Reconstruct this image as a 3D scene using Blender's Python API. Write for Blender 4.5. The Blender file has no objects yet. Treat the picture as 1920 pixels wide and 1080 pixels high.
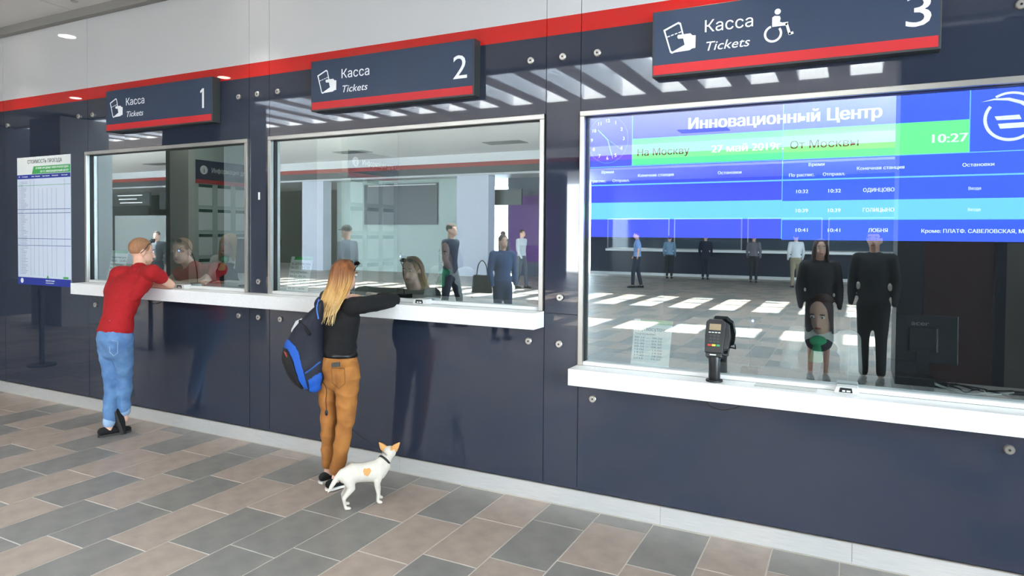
import bpy, bmesh, math, random
from math import sin, cos, pi, radians, sqrt, atan2, hypot
from mathutils import Vector, Matrix, noise as mnoise
random.seed(7)
V = Vector
C = bpy.context.scene.collection

# ------------------------------------------------------------------ camera
FPX, PCY, YAW, PITCH, ROLL = 1262.95, 470.2, -.46947, -.0234, .00777
CAM = V((0, -3.945, 1.72))
_d = V((sin(YAW)*cos(PITCH), cos(YAW)*cos(PITCH), sin(PITCH)))
_r = V((cos(YAW), -sin(YAW), 0)); _u = _r.cross(_d)
_r, _u = cos(ROLL)*_r + sin(ROLL)*_u, -sin(ROLL)*_r + cos(ROLL)*_u
cd = bpy.data.cameras.new('camera'); cam = bpy.data.objects.new('camera', cd); C.objects.link(cam)
m = Matrix((( _r.x, _u.x, -_d.x, CAM.x), (_r.y, _u.y, -_d.y, CAM.y), (_r.z, _u.z, -_d.z, CAM.z), (0, 0, 0, 1)))
cam.matrix_world = m
cd.sensor_fit = 'HORIZONTAL'; cd.sensor_width = 36; cd.lens = 36*FPX/1920
cd.shift_y = -(540-PCY)/1920
cd.clip_start = .05; cd.clip_end = 200
bpy.context.scene.camera = cam

def at(px, py, Y):                     # point on the vertical plane y = Y seen at that pixel
    v = (px-960)/FPX*_r - (py-PCY)/FPX*_u + _d
    return CAM + v*((Y-CAM.y)/v.y)

# ------------------------------------------------------------------ world, sun, exposure
w = bpy.data.worlds.new('sky'); bpy.context.scene.world = w; w.use_nodes = True
bg = w.node_tree.nodes['Background']; bg.inputs[0].default_value = (.80, .90, 1, 1); bg.inputs[1].default_value = 24
sd = bpy.data.lights.new('sun', 'SUN'); sd.energy = 62; sd.angle = radians(.6); sd.color = (1, .96, .9)
so = bpy.data.objects.new('sun', sd); C.objects.link(so)
so.rotation_euler = V((.0, -.72, -1)).to_track_quat('-Z', 'Y').to_euler()
vs = bpy.context.scene.view_settings
vs.view_transform = 'Standard'; vs.look = 'None'; vs.gamma = 1; vs.exposure = 0.02; vs.use_curve_mapping = False
EMPTY_COL = None

# sky light portals in the hall's openings
def area(name, loc, rot, sx, sy, energy=0, portal=False, color=(1, 1, 1)):
    l = bpy.data.lights.new(name, 'AREA'); l.shape = 'RECTANGLE'; l.size = sx; l.size_y = sy; l.energy = energy; l.color = color
    if portal: l.cycles.is_portal = True
    o = bpy.data.objects.new(name, l); C.objects.link(o); o.location = loc; o.rotation_euler = rot
    return o
area('skylight_portal', (-14, -7.8, 5.95), (0, 0, 0), 54, 8, portal=True)
area('glazing_portal', (11.6, -11.5, 2.6), (0, radians(90), 0), 5, 15, portal=True)

# ------------------------------------------------------------------ materials
def lin(c):
    return tuple(((x/255)/12.92 if x/255 <= .04045 else ((x/255+.055)/1.055)**2.4) for x in c)
MATS = {}
def mat(name, rgb, rough=.6, metal=0, ior=1.5, noise=0, nscale=20, bump=0, emit=0, spec=.5, rgb2=None, stretch=None):
    if name in MATS: return MATS[name]
    M = bpy.data.materials.new(name); M.use_nodes = True; nt = M.node_tree; n = nt.nodes; b = n['Principled BSDF']
    col = (*lin(rgb), 1)
    b.inputs['Base Color'].default_value = col; b.inputs['Roughness'].default_value = rough
    b.inputs['Metallic'].default_value = metal; b.inputs['IOR'].default_value = ior
    b.inputs['Specular IOR Level'].default_value = spec
    if emit:
        b.inputs['Emission Color'].default_value = col; b.inputs['Emission Strength'].default_value = emit
    if noise or bump:
        tc = n.new('ShaderNodeTexCoord'); mp = n.new('ShaderNodeMapping'); nz = n.new('ShaderNodeTexNoise')
        nz.inputs['Scale'].default_value = nscale; nz.inputs['Detail'].default_value = 5
        if stretch: mp.inputs['Scale'].default_value = stretch
        nt.links.new(tc.outputs['Object'], mp.inputs[0]); nt.links.new(mp.outputs[0], nz.inputs['Vector'])
        if noise:
            r = n.new('ShaderNodeMix'); r.data_type = 'RGBA'
            c1 = col; c2 = (*lin(rgb2), 1) if rgb2 else tuple(min(1, x*(1-noise)) for x in col[:3])+(1,)
            r.inputs[6].default_value = c1; r.inputs[7].default_value = c2
            rp = n.new('ShaderNodeMapRange'); rp.inputs[1].default_value = .35; rp.inputs[2].default_value = .65
            nt.links.new(nz.outputs[0], rp.inputs[0]); nt.links.new(rp.outputs[0], r.inputs[0])
            nt.links.new(r.outputs[2], b.inputs['Base Color'])
        if bump:
            bp = n.new('ShaderNodeBump'); bp.inputs['Strength'].default_value = bump; bp.inputs['Distance'].default_value = .01
            nt.links.new(nz.outputs[0], bp.inputs['Height']); nt.links.new(bp.outputs[0], b.inputs['Normal'])
    MATS[name] = M
    return M

def glass_mat(name, ior, tint, rough=0.0):
    M = bpy.data.materials.new(name); M.use_nodes = True; nt = M.node_tree; n = nt.nodes; n.clear()
    o = n.new('ShaderNodeOutputMaterial'); mx = n.new('ShaderNodeMixShader'); lw = n.new('ShaderNodeLayerWeight'); pw = n.new('ShaderNodeMath'); pw.operation = 'POWER'; pw.inputs[1].default_value = 5
    f = n.new('ShaderNodeMath'); f.operation = 'MULTIPLY_ADD'; f.inputs[1].default_value = .8; f.inputs[2].default_value = ior; lw.inputs[0].default_value = .5
    nt.links.new(lw.outputs['Facing'], pw.inputs[0]); nt.links.new(pw.outputs[0], f.inputs[0])
    t = n.new('ShaderNodeBsdfTransparent'); g = n.new('ShaderNodeBsdfGlossy')
    t.inputs[0].default_value = (*tint, 1); g.inputs['Roughness'].default_value = rough
    g.inputs[0].default_value = (.79, .90, .96, 1)
    nt.links.new(f.outputs[0], mx.inputs[0]); nt.links.new(t.outputs[0], mx.inputs[1]); nt.links.new(g.outputs[0], mx.inputs[2])
    nt.links.new(mx.outputs[0], o.inputs[0]); MATS[name] = M
    return M

def panel_mat():       # back-printed glass cladding: navy with a red band and white above, as printed by height
    M = bpy.data.materials.new('printed_glass_panel'); M.use_nodes = True; nt = M.node_tree; n = nt.nodes; b = n['Principled BSDF']
    g = n.new('ShaderNodeNewGeometry'); s = n.new('ShaderNodeSeparateXYZ'); nt.links.new(g.outputs['Position'], s.inputs[0])
    cur = None
    def gt(z):
        q = n.new('ShaderNodeMath'); q.operation = 'GREATER_THAN'; q.inputs[1].default_value = z; nt.links.new(s.outputs[2], q.inputs[0]); return q
    a = n.new('ShaderNodeMix'); a.data_type = 'RGBA'; a.inputs[6].default_value = (*lin((42, 49, 64)), 1); a.inputs[7].default_value = (*lin((196, 26, 22)), 1)
    c = n.new('ShaderNodeMix'); c.data_type = 'RGBA'; c.inputs[7].default_value = (*lin((200, 201, 202)), 1)
    nt.links.new(gt(2.985).outputs[0], a.inputs[0]); nt.links.new(a.outputs[2], c.inputs[6]); nt.links.new(gt(3.097).outputs[0], c.inputs[0])
    nt.links.new(c.outputs[2], b.inputs['Base Color'])
    b.inputs['Roughness'].default_value = .02; b.inputs['IOR'].default_value = 1.62
    MATS['panel'] = M
    return M
PANEL = panel_mat()
WINGLASS = glass_mat('tinted_security_glass', .31, (.90, .94, .92))
ROOFGLASS = glass_mat('roof_glass', .03, (.95, .97, .97))
STEEL = mat('brushed_steel', (232, 231, 228), .42, .6, noise=.12, nscale=8, stretch=(1, 1, 40))
STEELD = mat('satin_steel', (190, 187, 180), .3, 1)
STONEC = mat('white_speckled_stone', (250, 250, 250), .28, noise=.1, nscale=160, rgb2=(238, 238, 236))
BLACKG = mat('black_gasket', (16, 16, 18), .5)
BLACK = mat('black_plastic', (20, 21, 23), .35)
WHITEP = mat('white_paint', (226, 226, 224), .5)
LIGHTP = mat('sign_white', (240, 241, 243), .5, emit=.0)
SIGNB = mat('sign_navy_face', (38, 55, 80), .45)
SIGNR = mat('sign_red_strip', (196, 26, 34), .45)
SIGNK = mat('sign_dark_case', (52, 56, 56), .4)
GROUT = mat('pale_grout', (206, 199, 188), .8)
TILEL = mat('taupe_stone_tile', (166, 150, 137), .42, noise=.1, nscale=9, rgb2=(152, 137, 126), bump=.05)
TILED = mat('grey_stone_tile', (134, 129, 123), .42, noise=.14, nscale=7, rgb2=(120, 117, 113), bump=.05)
GREYW = mat('grey_wall_paint', (118, 118, 116), .7)
DARKW = mat('dark_cladding', (52, 54, 60), .5)
MINTW = mat('mint_wall_paint', (176, 190, 184), .7)
COLW = mat('pale_column_paint', (205, 208, 222), .6)
PAPER = mat('paper_white', (236, 240, 238), .7)
INK = mat('ink_dark', (60, 62, 66), .7)
GREENP = mat('print_green', (60, 165, 84), .6)
BLUEP = mat('print_blue', (34, 52, 150), .6)
SKIN = mat('skin_fair', (224, 176, 152), .5, noise=.08, nscale=30)

# ------------------------------------------------------------------ mesh helpers
class MB:
    def __init__(s): s.b = bmesh.new()
    def box(s, x0, x1, y0, y1, z0, z1, M=None):
        vs_ = [s.b.verts.new(V(p)) for p in ((x0,y0,z0),(x1,y0,z0),(x1,y1,z0),(x0,y1,z0),(x0,y0,z1),(x1,y0,z1),(x1,y1,z1),(x0,y1,z1))]
        if M:
            for v in vs_: v.co = M @ v.co
        for f in ((0,3,2,1),(4,5,6,7),(0,1,5,4),(1,2,6,5),(2,3,7,6),(3,0,4,7)): s.b.faces.new([vs_[i] for i in f])
        return s
    def prism(s, pts, y0, y1):           # polygon in x,z extruded along y
        a = [s.b.verts.new((p[0], y0, p[1])) for p in pts]; b = [s.b.verts.new((p[0], y1, p[1])) for p in pts]
        n = len(pts); s.b.faces.new(a); s.b.faces.new(b[::-1])
        for i in range(n): s.b.faces.new((a[i], b[i], b[(i+1) % n], a[(i+1) % n]))
        return s
    def stroke(s, pts, wd, y0, y1):      # thick polyline in x,z
        for (a, b) in zip(pts, pts[1:]):
            dx, dz = b[0]-a[0], b[1]-a[1]; L = hypot(dx, dz) or 1; nx, nz = -dz/L*wd/2, dx/L*wd/2; ex, ez = dx/L*wd*.3, dz/L*wd*.3
            s.prism([(a[0]+nx-ex, a[1]+nz-ez), (b[0]+nx+ex, b[1]+nz+ez), (b[0]-nx+ex, b[1]-nz+ez), (a[0]-nx-ex, a[1]-nz-ez)], y0, y1)
        return s
    def arc(s, cx, cz, R, wd, a0, a1, y0, y1, n=48, ez=1.0):      # flat ring segment in the x,z plane
        rows = []
        for i in range(n+1):
            a = radians(a0+(a1-a0)*i/n)
            rows.append([s.b.verts.new((cx+q*cos(a), y, cz+q*ez*sin(a))) for q, y in ((R-wd/2, y0), (R+wd/2, y0), (R+wd/2, y1), (R-wd/2, y1))])
        for p, q in zip(rows, rows[1:]):
            for k in range(4): s.b.faces.new((p[k], p[(k+1) % 4], q[(k+1) % 4], q[k]))
        return s
    def loft(s, rings, n=14, side=V((1, 0, 0)), cap=True):   # rings: (centre, a, b)
        cs = [V(r[0]) for r in rings]; N = len(cs); prev = None; first = None
        R = []
        for i, rg in enumerate(rings):
            t = (cs[min(i+1, N-1)]-cs[max(i-1, 0)]).normalized()
            sd_ = V(rg[3]) if len(rg) > 3 else side
            ax = sd_ - t*sd_.dot(t)
            if ax.length < 1e-4: ax = V((0, 1, 0)) - t*t.y
            if ax.length < 1e-4: ax = V((1, 0, 0)) - t*t.x
            ax.normalize(); bx = t.cross(ax); a, b = rg[1], rg[2] if len(rg) > 2 else rg[1]
            R.append((cs[i], ax, bx, a, b, t))
        if cap:
            c, ax, bx, a, b, t = R[0]; q = min(a, b)
            pre = [(c-t*q*.92, ax, bx, a*.38, b*.38, t), (c-t*q*.6, ax, bx, a*.8, b*.8, t)]
            c, ax, bx, a, b, t = R[-1]; q = min(a, b)
            post = [(c+t*q*.6, ax, bx, a*.8, b*.8, t), (c+t*q*.92, ax, bx, a*.38, b*.38, t)]
            R = pre + R + post
        rv = [[s.b.verts.new(c + ax*a*cos(2*pi*k/n) + bx*b*sin(2*pi*k/n)) for k in range(n)] for c, ax, bx, a, b, t in R]
        for p, q in zip(rv, rv[1:]):
            for k in range(n): s.b.faces.new((p[k], p[(k+1) % n], q[(k+1) % n], q[k]))
        s.b.faces.new(rv[0][::-1]); s.b.faces.new(rv[-1])
        return s
    def cap_(s, a, b, ra, rb=None, n=12): return s.loft([(a, ra, ra), (b, rb if rb else ra, rb if rb else ra)], n)
    def ell(s, c, rx, ry, rz, rot=None, u=18, v=12):
        M = Matrix.Translation(V(c)) @ (rot.to_4x4() if rot else Matrix()) @ Matrix.Diagonal((rx, ry, rz, 1))
        bmesh.ops.create_uvsphere(s.b, u_segments=u, v_segments=v, radius=1, matrix=M); return s
    def cyl(s, a, b, r, n=16, r2=None):
        a, b = V(a), V(b); t = (b-a)
        M = Matrix.Translation((a+b)/2) @ t.to_track_quat('Z', 'Y').to_matrix().to_4x4()
        bmesh.ops.create_cone(s.b, cap_ends=True, segments=n, radius1=r, radius2=r if r2 is None else r2, depth=t.length, matrix=M); return s
    def build(s, name, M, parent=None, smooth=False, bevel=0, remesh=0, sm=4, wr=0):
        me = bpy.data.meshes.new(name); bmesh.ops.recalc_face_normals(s.b, faces=s.b.faces[:]); s.b.to_mesh(me); s.b.free()
        o = bpy.data.objects.new(name, me); C.objects.link(o)
        if remesh:
            md = o.modifiers.new('r', 'REMESH'); md.mode = 'VOXEL'; md.voxel_size = remesh; md.use_smooth_shade = True
            if sm: ms = o.modifiers.new('s', 'SMOOTH'); ms.iterations = sm; ms.factor = .5
            dg = bpy.context.evaluated_depsgraph_get(); me2 = bpy.data.meshes.new_from_object(o.evaluated_get(dg))
            o.modifiers.clear(); o.data = me2; bpy.data.meshes.remove(me); me = me2; me.name = name; smooth = True
            if wr:
                ns = [v.normal.copy() for v in me.vertices]
                for v, nn in zip(me.vertices, ns):
                    c = v.co; q = 1-2.2*abs(mnoise.noise(V((c.x*7+c.z*6, c.y*7, c.z*9))))+.35*mnoise.noise(V((c.x*16-c.z*12, c.y*16, c.z*20)))
                    v.co += nn*wr*(q-.25)
        elif bevel:
            md = o.modifiers.new('bevel', 'BEVEL'); md.width = bevel; md.segments = 2; md.limit_method = 'ANGLE'
        me.materials.clear(); me.materials.append(M)
        if smooth: me.polygons.foreach_set('use_smooth', [True]*len(me.polygons))
        if parent: o.parent = parent
        return o

def box(name, M, x0, x1, y0, y1, z0, z1, parent=None, bevel=0): return MB().box(x0, x1, y0, y1, z0, z1).build(name, M, parent, bevel=bevel)
def tag(o, label=None, cat=None, group=None, kind=None):
    if label: o['label'] = label
    if cat: o['category'] = cat
    if group: o['group'] = group
    if kind: o['kind'] = kind
    return o
def empty(name, label=None, cat=None, loc=(0, 0, 0), group=None, kind=None):
    o = bpy.data.objects.new(name, None); C.objects.link(o); o.location = loc; o.empty_display_size = .1
    return tag(o, label, cat, group, kind)
def st(name, M, x0, x1, y0, y1, z0, z1): return tag(box(name, M, x0, x1, y0, y1, z0, z1), kind='structure')
def keep(o, p):                                   # parent without moving (parent may have a location)
    o.parent = p; o.matrix_parent_inverse = Matrix.Translation(p.location).inverted(); return o
def regroup(root):
    for ch in list(root.children): ch.matrix_parent_inverse = Matrix.Translation(root.location).inverted()

TEXTS = []
def text(name, s, x, z, h, y, M, parent, align='LEFT', bold=0, shear=0, wd=None, flip=False, rot=None, extr=.0006):
    """lettering on a vertical plane facing -y; h = capital height; wd = total width"""
    cu = bpy.data.curves.new(name, 'FONT'); cu.body = s; cu.size = h/.727; cu.align_x = align; cu.shear = shear; cu.extrude = extr
    cu.resolution_u = 3
    o = bpy.data.objects.new(name, cu); C.objects.link(o)
    # glyphs drawn with overlapping outlines are filled in separate layers, so that the overlap stays solid
    dg = bpy.context.evaluated_depsgraph_get(); base = o.to_curve(dg).copy(); bpy.data.objects.remove(o)
    bb = []
    for sp in base.splines:
        P_ = [p.co for p in (sp.bezier_points if sp.type == 'BEZIER' else sp.points)]; bb.append((min(p[0] for p in P_), max(p[0] for p in P_), min(p[1] for p in P_), max(p[1] for p in P_)))
    nest = lambda a, b: a[0] <= b[0] and a[1] >= b[1] and a[2] <= b[2] and a[3] >= b[3]
    layer = []
    for i, a in enumerate(bb):
        L = 0
        for j in range(i):
            b = bb[j]
            if nest(b, a): L = layer[j]; break
            if min(a[1], b[1]) > max(a[0], b[0]) and min(a[3], b[3]) > max(a[2], b[2]) and not nest(a, b): L = max(L, layer[j]+1)
        layer.append(L)
    acc = bmesh.new()
    for L in range(max(layer or [0])+1):
        cc = base.copy(); 
        for sp, l_ in reversed(list(zip(list(cc.splines), layer))):
            if l_ != L: cc.splines.remove(sp)
        oc = bpy.data.objects.new('t', cc); C.objects.link(oc); dg = bpy.context.evaluated_depsgraph_get(); m2 = bpy.data.meshes.new_from_object(oc.evaluated_get(dg))
        m2.transform(Matrix.Translation((0, 0, L*.0003))); acc.from_mesh(m2); bpy.data.objects.remove(oc); bpy.data.meshes.remove(m2)
    me = bpy.data.meshes.new(name); acc.to_mesh(me); acc.free(); o = bpy.data.objects.new(name, me); C.objects.link(o)
    xs = [v.co.x for v in me.vertices] or [0, 1]
    k = wd/(max(xs)-min(xs)) if wd else 1
    o.matrix_world = rot if rot else (Matrix.Translation((x, y, z)) @ Matrix.Rotation(pi/2, 4, 'X') @ Matrix.Diagonal((k, 1, 1, 1)))
    if bold:                          # heavier strokes: the outline repeated with a small shift
        b_ = bmesh.new()
        for sx_ in (-1, 0, 1):
            m2 = me.copy(); m2.transform(Matrix.Translation((sx_*bold*h*.9/(k or 1), 0, sx_*.0001))); b_.from_mesh(m2); bpy.data.meshes.remove(m2)
        b_.to_mesh(me); b_.free()
    me.transform(o.matrix_world); o.matrix_world = Matrix()
    me.materials.clear(); me.materials.append(M); me.name = name
    o.parent = parent
    return o

# ------------------------------------------------------------------ floor
fl = tag(box('floor', GROUT, -42, 13, -26, 5, -.12, -.0025), kind='structure')
KX, TW, TL, OFF = -1.706, .334, .5415, -.823
DARK = {(-16,4),(-16,5),(-15,3),(-14,4),(-13,2),(-12,3),(-11,1),(-11,2),(-11,4),(-10,0),(-10,3),(-9,1),(-8,-1),(-8,0),(-8,2),(-8,3),(-7,0),(-7,1),(-6,-1),(-6,2),(-5,0),(-4,-1),(-4,0),(-4,1),(-4,2),(-3,-1),(-3,0),(-3,2),(-2,1),(-1,-1),(0,0),(0,1),(1,-1),(1,1),(2,0),(4,0),(5,0)}
tile_me = {}
def tile_mesh(key, Lx, Ly, M):
    if key in tile_me: return tile_me[key]
    b = MB().box(0, Lx, 0, Ly, -.012, .0); g = .0035
    me = bpy.data.meshes.new('tile'); bmesh.ops.bevel(b.b, geom=[e for e in b.b.edges if all(v.co.z > -.001 for v in e.verts)], offset=.002, segments=1, affect='EDGES')
    bmesh.ops.recalc_face_normals(b.b, faces=b.b.faces[:]); b.b.to_mesh(me); b.b.free(); me.materials.append(M); tile_me[key] = me
    return me
far = {True: MB(), False: MB()}
cells = []
rnd = random.Random(3)
for k in range(-120, 44):
    x = KX + TW*k; y0 = OFF + .1345*k
    j0 = math.floor((-24-y0)/TL); j1 = math.ceil((0-y0)/TL)
    for j in range(j0, j1+1):
        a, b = y0+TL*j, y0+TL*(j+1)
        b = min(b, -.004)
        if b-a < .03 or a < -24: continue
        near = a > -3.2 and -11.5 < x < .55 and (x-0)*(-1.0) > -1.2 and (b > -3.9) and (-(a+b)/2 - 0) < (3.945 + (x if x < 0 else 0)*-.0)
        # in frame: below the lower edge of the picture and left of it is skipped
        c = V((x+.17, (a+b)/2, 0)) - CAM; dd = c.dot(_d)
        px = 960+FPX*c.dot(_r)/dd if dd > .1 else -9e9; py = PCY-FPX*c.dot(_u)/dd if dd > .1 else 9e9
        vis = dd > .5 and -120 < px < 2050 and py < 1180
        dk = (k, j) in DARK if (vis and -17 <= k <= 6) else rnd.random() < .42
        cells.append((0 if vis else 1, c.length, k, j, x, a, b, dk))
cells.sort()
for i, (nv, dist, k, j, x, a, b, dk) in enumerate(cells):
    L = b-a-.0064
    if not nv and i < 290:
        M = TILED if dk else TILEL
        o = bpy.data.objects.new('tile', tile_mesh((dk, round(L, 3)), TW-.0064, L, M)); C.objects.link(o)
        o.location = (x+.0032, a+.0032, 0); o.parent = fl
    else:
        far[dk].box(x+.0032, x+TW-.0032, a+.0032, b-.0032, -.012, 0)
for dk, nm in ((True, 'far_tiles'), (False, 'far_tiles')):
    tag(far[dk].build(nm, TILED if dk else TILEL, fl), kind='stuff')

# ------------------------------------------------------------------ ticket wall
# openings: (x0,x1,z0,z1)
W = [(-6.605, -4.415, 1.235, 2.487), (-4.185, -1.768, 1.235, 2.492), (-1.527, 1.35, .912, 2.490)]
wall = tag(empty('wall_ticket_offices'), kind='structure')
seams = [-16, -14.2, -12.4, -10.2, -8.05, -6.583, -4.412, -4.187, -1.765, -1.530, 1.355, 1.58, 4.4, 7.2, 10, 13]
BACK = mat('wall_core', (70, 72, 80), .8)
for x0, x1 in zip(seams, seams[1:]):
    win = None
    for q in W:
        if x0-.05 <= q[0]+.03 and q[1]-.03 <= x1+.05 and abs(x0-q[0]) < .06: win = q
    g = .0022; spl = 1.222
    def pan(z0, z1): 
        o = box('panel', PANEL, x0+g, x1-g, 0, .012, z0+g, z1-g, wall)
        box('backing', BACK, x0, x1, .012, .10, z0, z1, wall)
    if win:
        pan(.118, win[2]-.0); pan(win[3], 3.76)
    else:
        pan(.118, spl); pan(spl, 3.76)
for o in wall.children: o.name = o.name
# stainless skirting in lengths
sx = [-16, -13, -10, -7.3, -4.9, -2.9, -1.0, .02, 2.4, 5, 8, 11, 13]
sk = tag(empty('baseboard_ticket_wall'), kind='structure')
for a, b in zip(sx, sx[1:]): box('skirting_plate', STEEL, a+.001, b-.001, .006, .03, 0, .116, sk)
box('skirting_core', BACK, -16, 13, .03, .1, 0, .118, sk)
box('skirting_lip', STEELD, -16, 13, -.004, .03, .112, .118, sk)
st('trim_1', mat('grey_ceiling_trim', (140, 138, 134), .6), -16, 13, -.06, .1, 3.76, 3.84)
# point fixings
bolt = empty('glass_fixing'); bolt.location = (0, 0, 0)
bm_ = MB().cyl((0, 0, 0), (0, -.012, 0), .023, 20).cyl((0, -.012, 0), (0, -.016, 0), .023, 20, r2=.019)
bd = bm_.build('disc', STEELD, bolt); bs = MB().cyl((0, -.016, 0), (0, -.0175, 0), .006, 10).build('socket', BLACKG, bolt)
spots = [(-7.965,2.83),(-6.713,2.835),(-6.49,2.835),(-4.525,2.835),(-4.312,2.84),(-4.089,2.84),(-1.873,2.842),(-1.651,2.842),(-1.421,2.84),(.684,2.825),(-8.17,2.83),(1.24,2.83),
 (-6.471,1.02),(-6.73,1.02),(-4.529,1.035),(-4.303,1.035),(-4.061,1.035),(-1.872,1.033),(-1.658,1.03),(-1.655,1.326),(-4.302,1.326),(-1.428,.707),(.682,.71),(1.24,.707)]
def near_word(x, z):
    row = 'just under the red band' if z > 2.5 else ('below the low counter' if z < .8 else ('beside a window sill' if z > 1.2 else 'below the counter'))
    return row
desc = {0:'round steel fixing high on the wall above the fare poster',1:'round steel fixing left of the number 1 sign, left of a pair',2:'round steel fixing left of the number 1 sign, right of a pair',
3:'round steel fixing right of the number 1 sign, first of three towards sign 2',4:'round steel fixing between the first and middle signs, on the narrow strip',5:'round steel fixing touching the left side of the middle sign',
6:'round steel fixing right of the number 2 sign, first of three',7:'round steel fixing between the middle and largest signs, on the narrow strip',8:'round steel fixing on the panel left of the largest sign',
9:'round steel fixing right of the number 3 sign at the picture edge',10:'round steel fixing on the panel left of the fare poster top',11:'round steel fixing high on the wall far right of sign 3',
12:'round steel fixing under the long counter beside the man in red',13:'round steel fixing left of the long counter beneath the fare poster',14:'round steel fixing under the long counter below window 1, left of three',
15:'round steel fixing under the long counter between windows 1 and 2',16:'round steel fixing under the long counter just left of the backpack',17:'round steel fixing under the right end of the long counter',
18:'round steel fixing between windows 2 and 3, the lower of two',19:'round steel fixing level with the long counter, between it and the screen window',20:'round steel fixing between windows 1 and 2 just above the counter',
21:'round steel fixing under the left end of the low counter',22:'round steel fixing under the low counter at the right picture edge',23:'round steel fixing under the low counter beyond the right picture edge'}
for i, (x, z) in enumerate(spots):
    if i in (10, 13): continue
    if i == 0: r = bolt
    else:
        r = bolt.copy(); C.objects.link(r)
        for ch in (bd, bs): c = ch.copy(); C.objects.link(c); c.parent = r
    r.location = (x, 0, z); tag(r, desc[i], 'fixing', 'point fixings of the glass wall panels')
tag(box('sticker', PAPER, -4.312, -4.292, -.0012, 0, 1.99, 2.05), 'small white sticker on the narrow strip between windows 1 and 2', 'sticker')

# windows
def window(i, x0, x1, z0, z1, bottom_white=True):
    w_ = tag(empty('window_%d' % i), kind='structure')
    t, p = .032, .022
    f = MB().box(x0, x1, -p, .012, z1-t, z1).box(x0, x0+t, -p, .012, z0, z1-t).box(x1-t, x1, -p, .012, z0, z1-t)
    f.build('frame', STEELD, w_, bevel=.003)
    k = MB().box(x0+t*.4, x0+t+.004, .012, .075, z0, z1).box(x1-t-.004, x1-t*.4, .012, .075, z0, z1).box(x0, x1, .012, .075, z1-t-.004, z1-t*.4)
    k.build('gasket', BLACKG, w_)
    box('bottom_track', WHITEP if bottom_white else STEELD, x0+t, x1-t, -.004, .05, z0, z0+.022, w_)
    box('pane', WINGLASS, x0+t*.5, x1-t*.5, .030, .0305, z0+.02, z1-t*.6, w_)
for i, q in enumerate(W): window(i+1, *q)

# counters
def counter(label, x0, x1, z0, z1):
    o = empty('counter', label, 'counter')
    box('slab', STONEC, x0, x1, -.158, -.003, z0, z1, o, bevel=.003)
    return o
lc = counter('long white speckled stone counter under windows 1 and 2', -6.605, -1.765, 1.130, 1.2335)
hc = counter('low white speckled stone counter under window 3', -1.535, 1.36, .81, .9105)
# inner worktops behind the glass
INW = mat('inner_worktop', (188, 190, 190), .5)
tag(box('inner_worktop', INW, -7.9, -1.70, .105, .62, 1.10, 1.225), 'pale grey inner worktop behind windows 1 and 2', 'worktop')
tag(box('inner_worktop', INW, -1.57, 2.2, .105, .62, .78, .895), 'pale grey inner worktop behind window 3', 'worktop')

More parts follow.
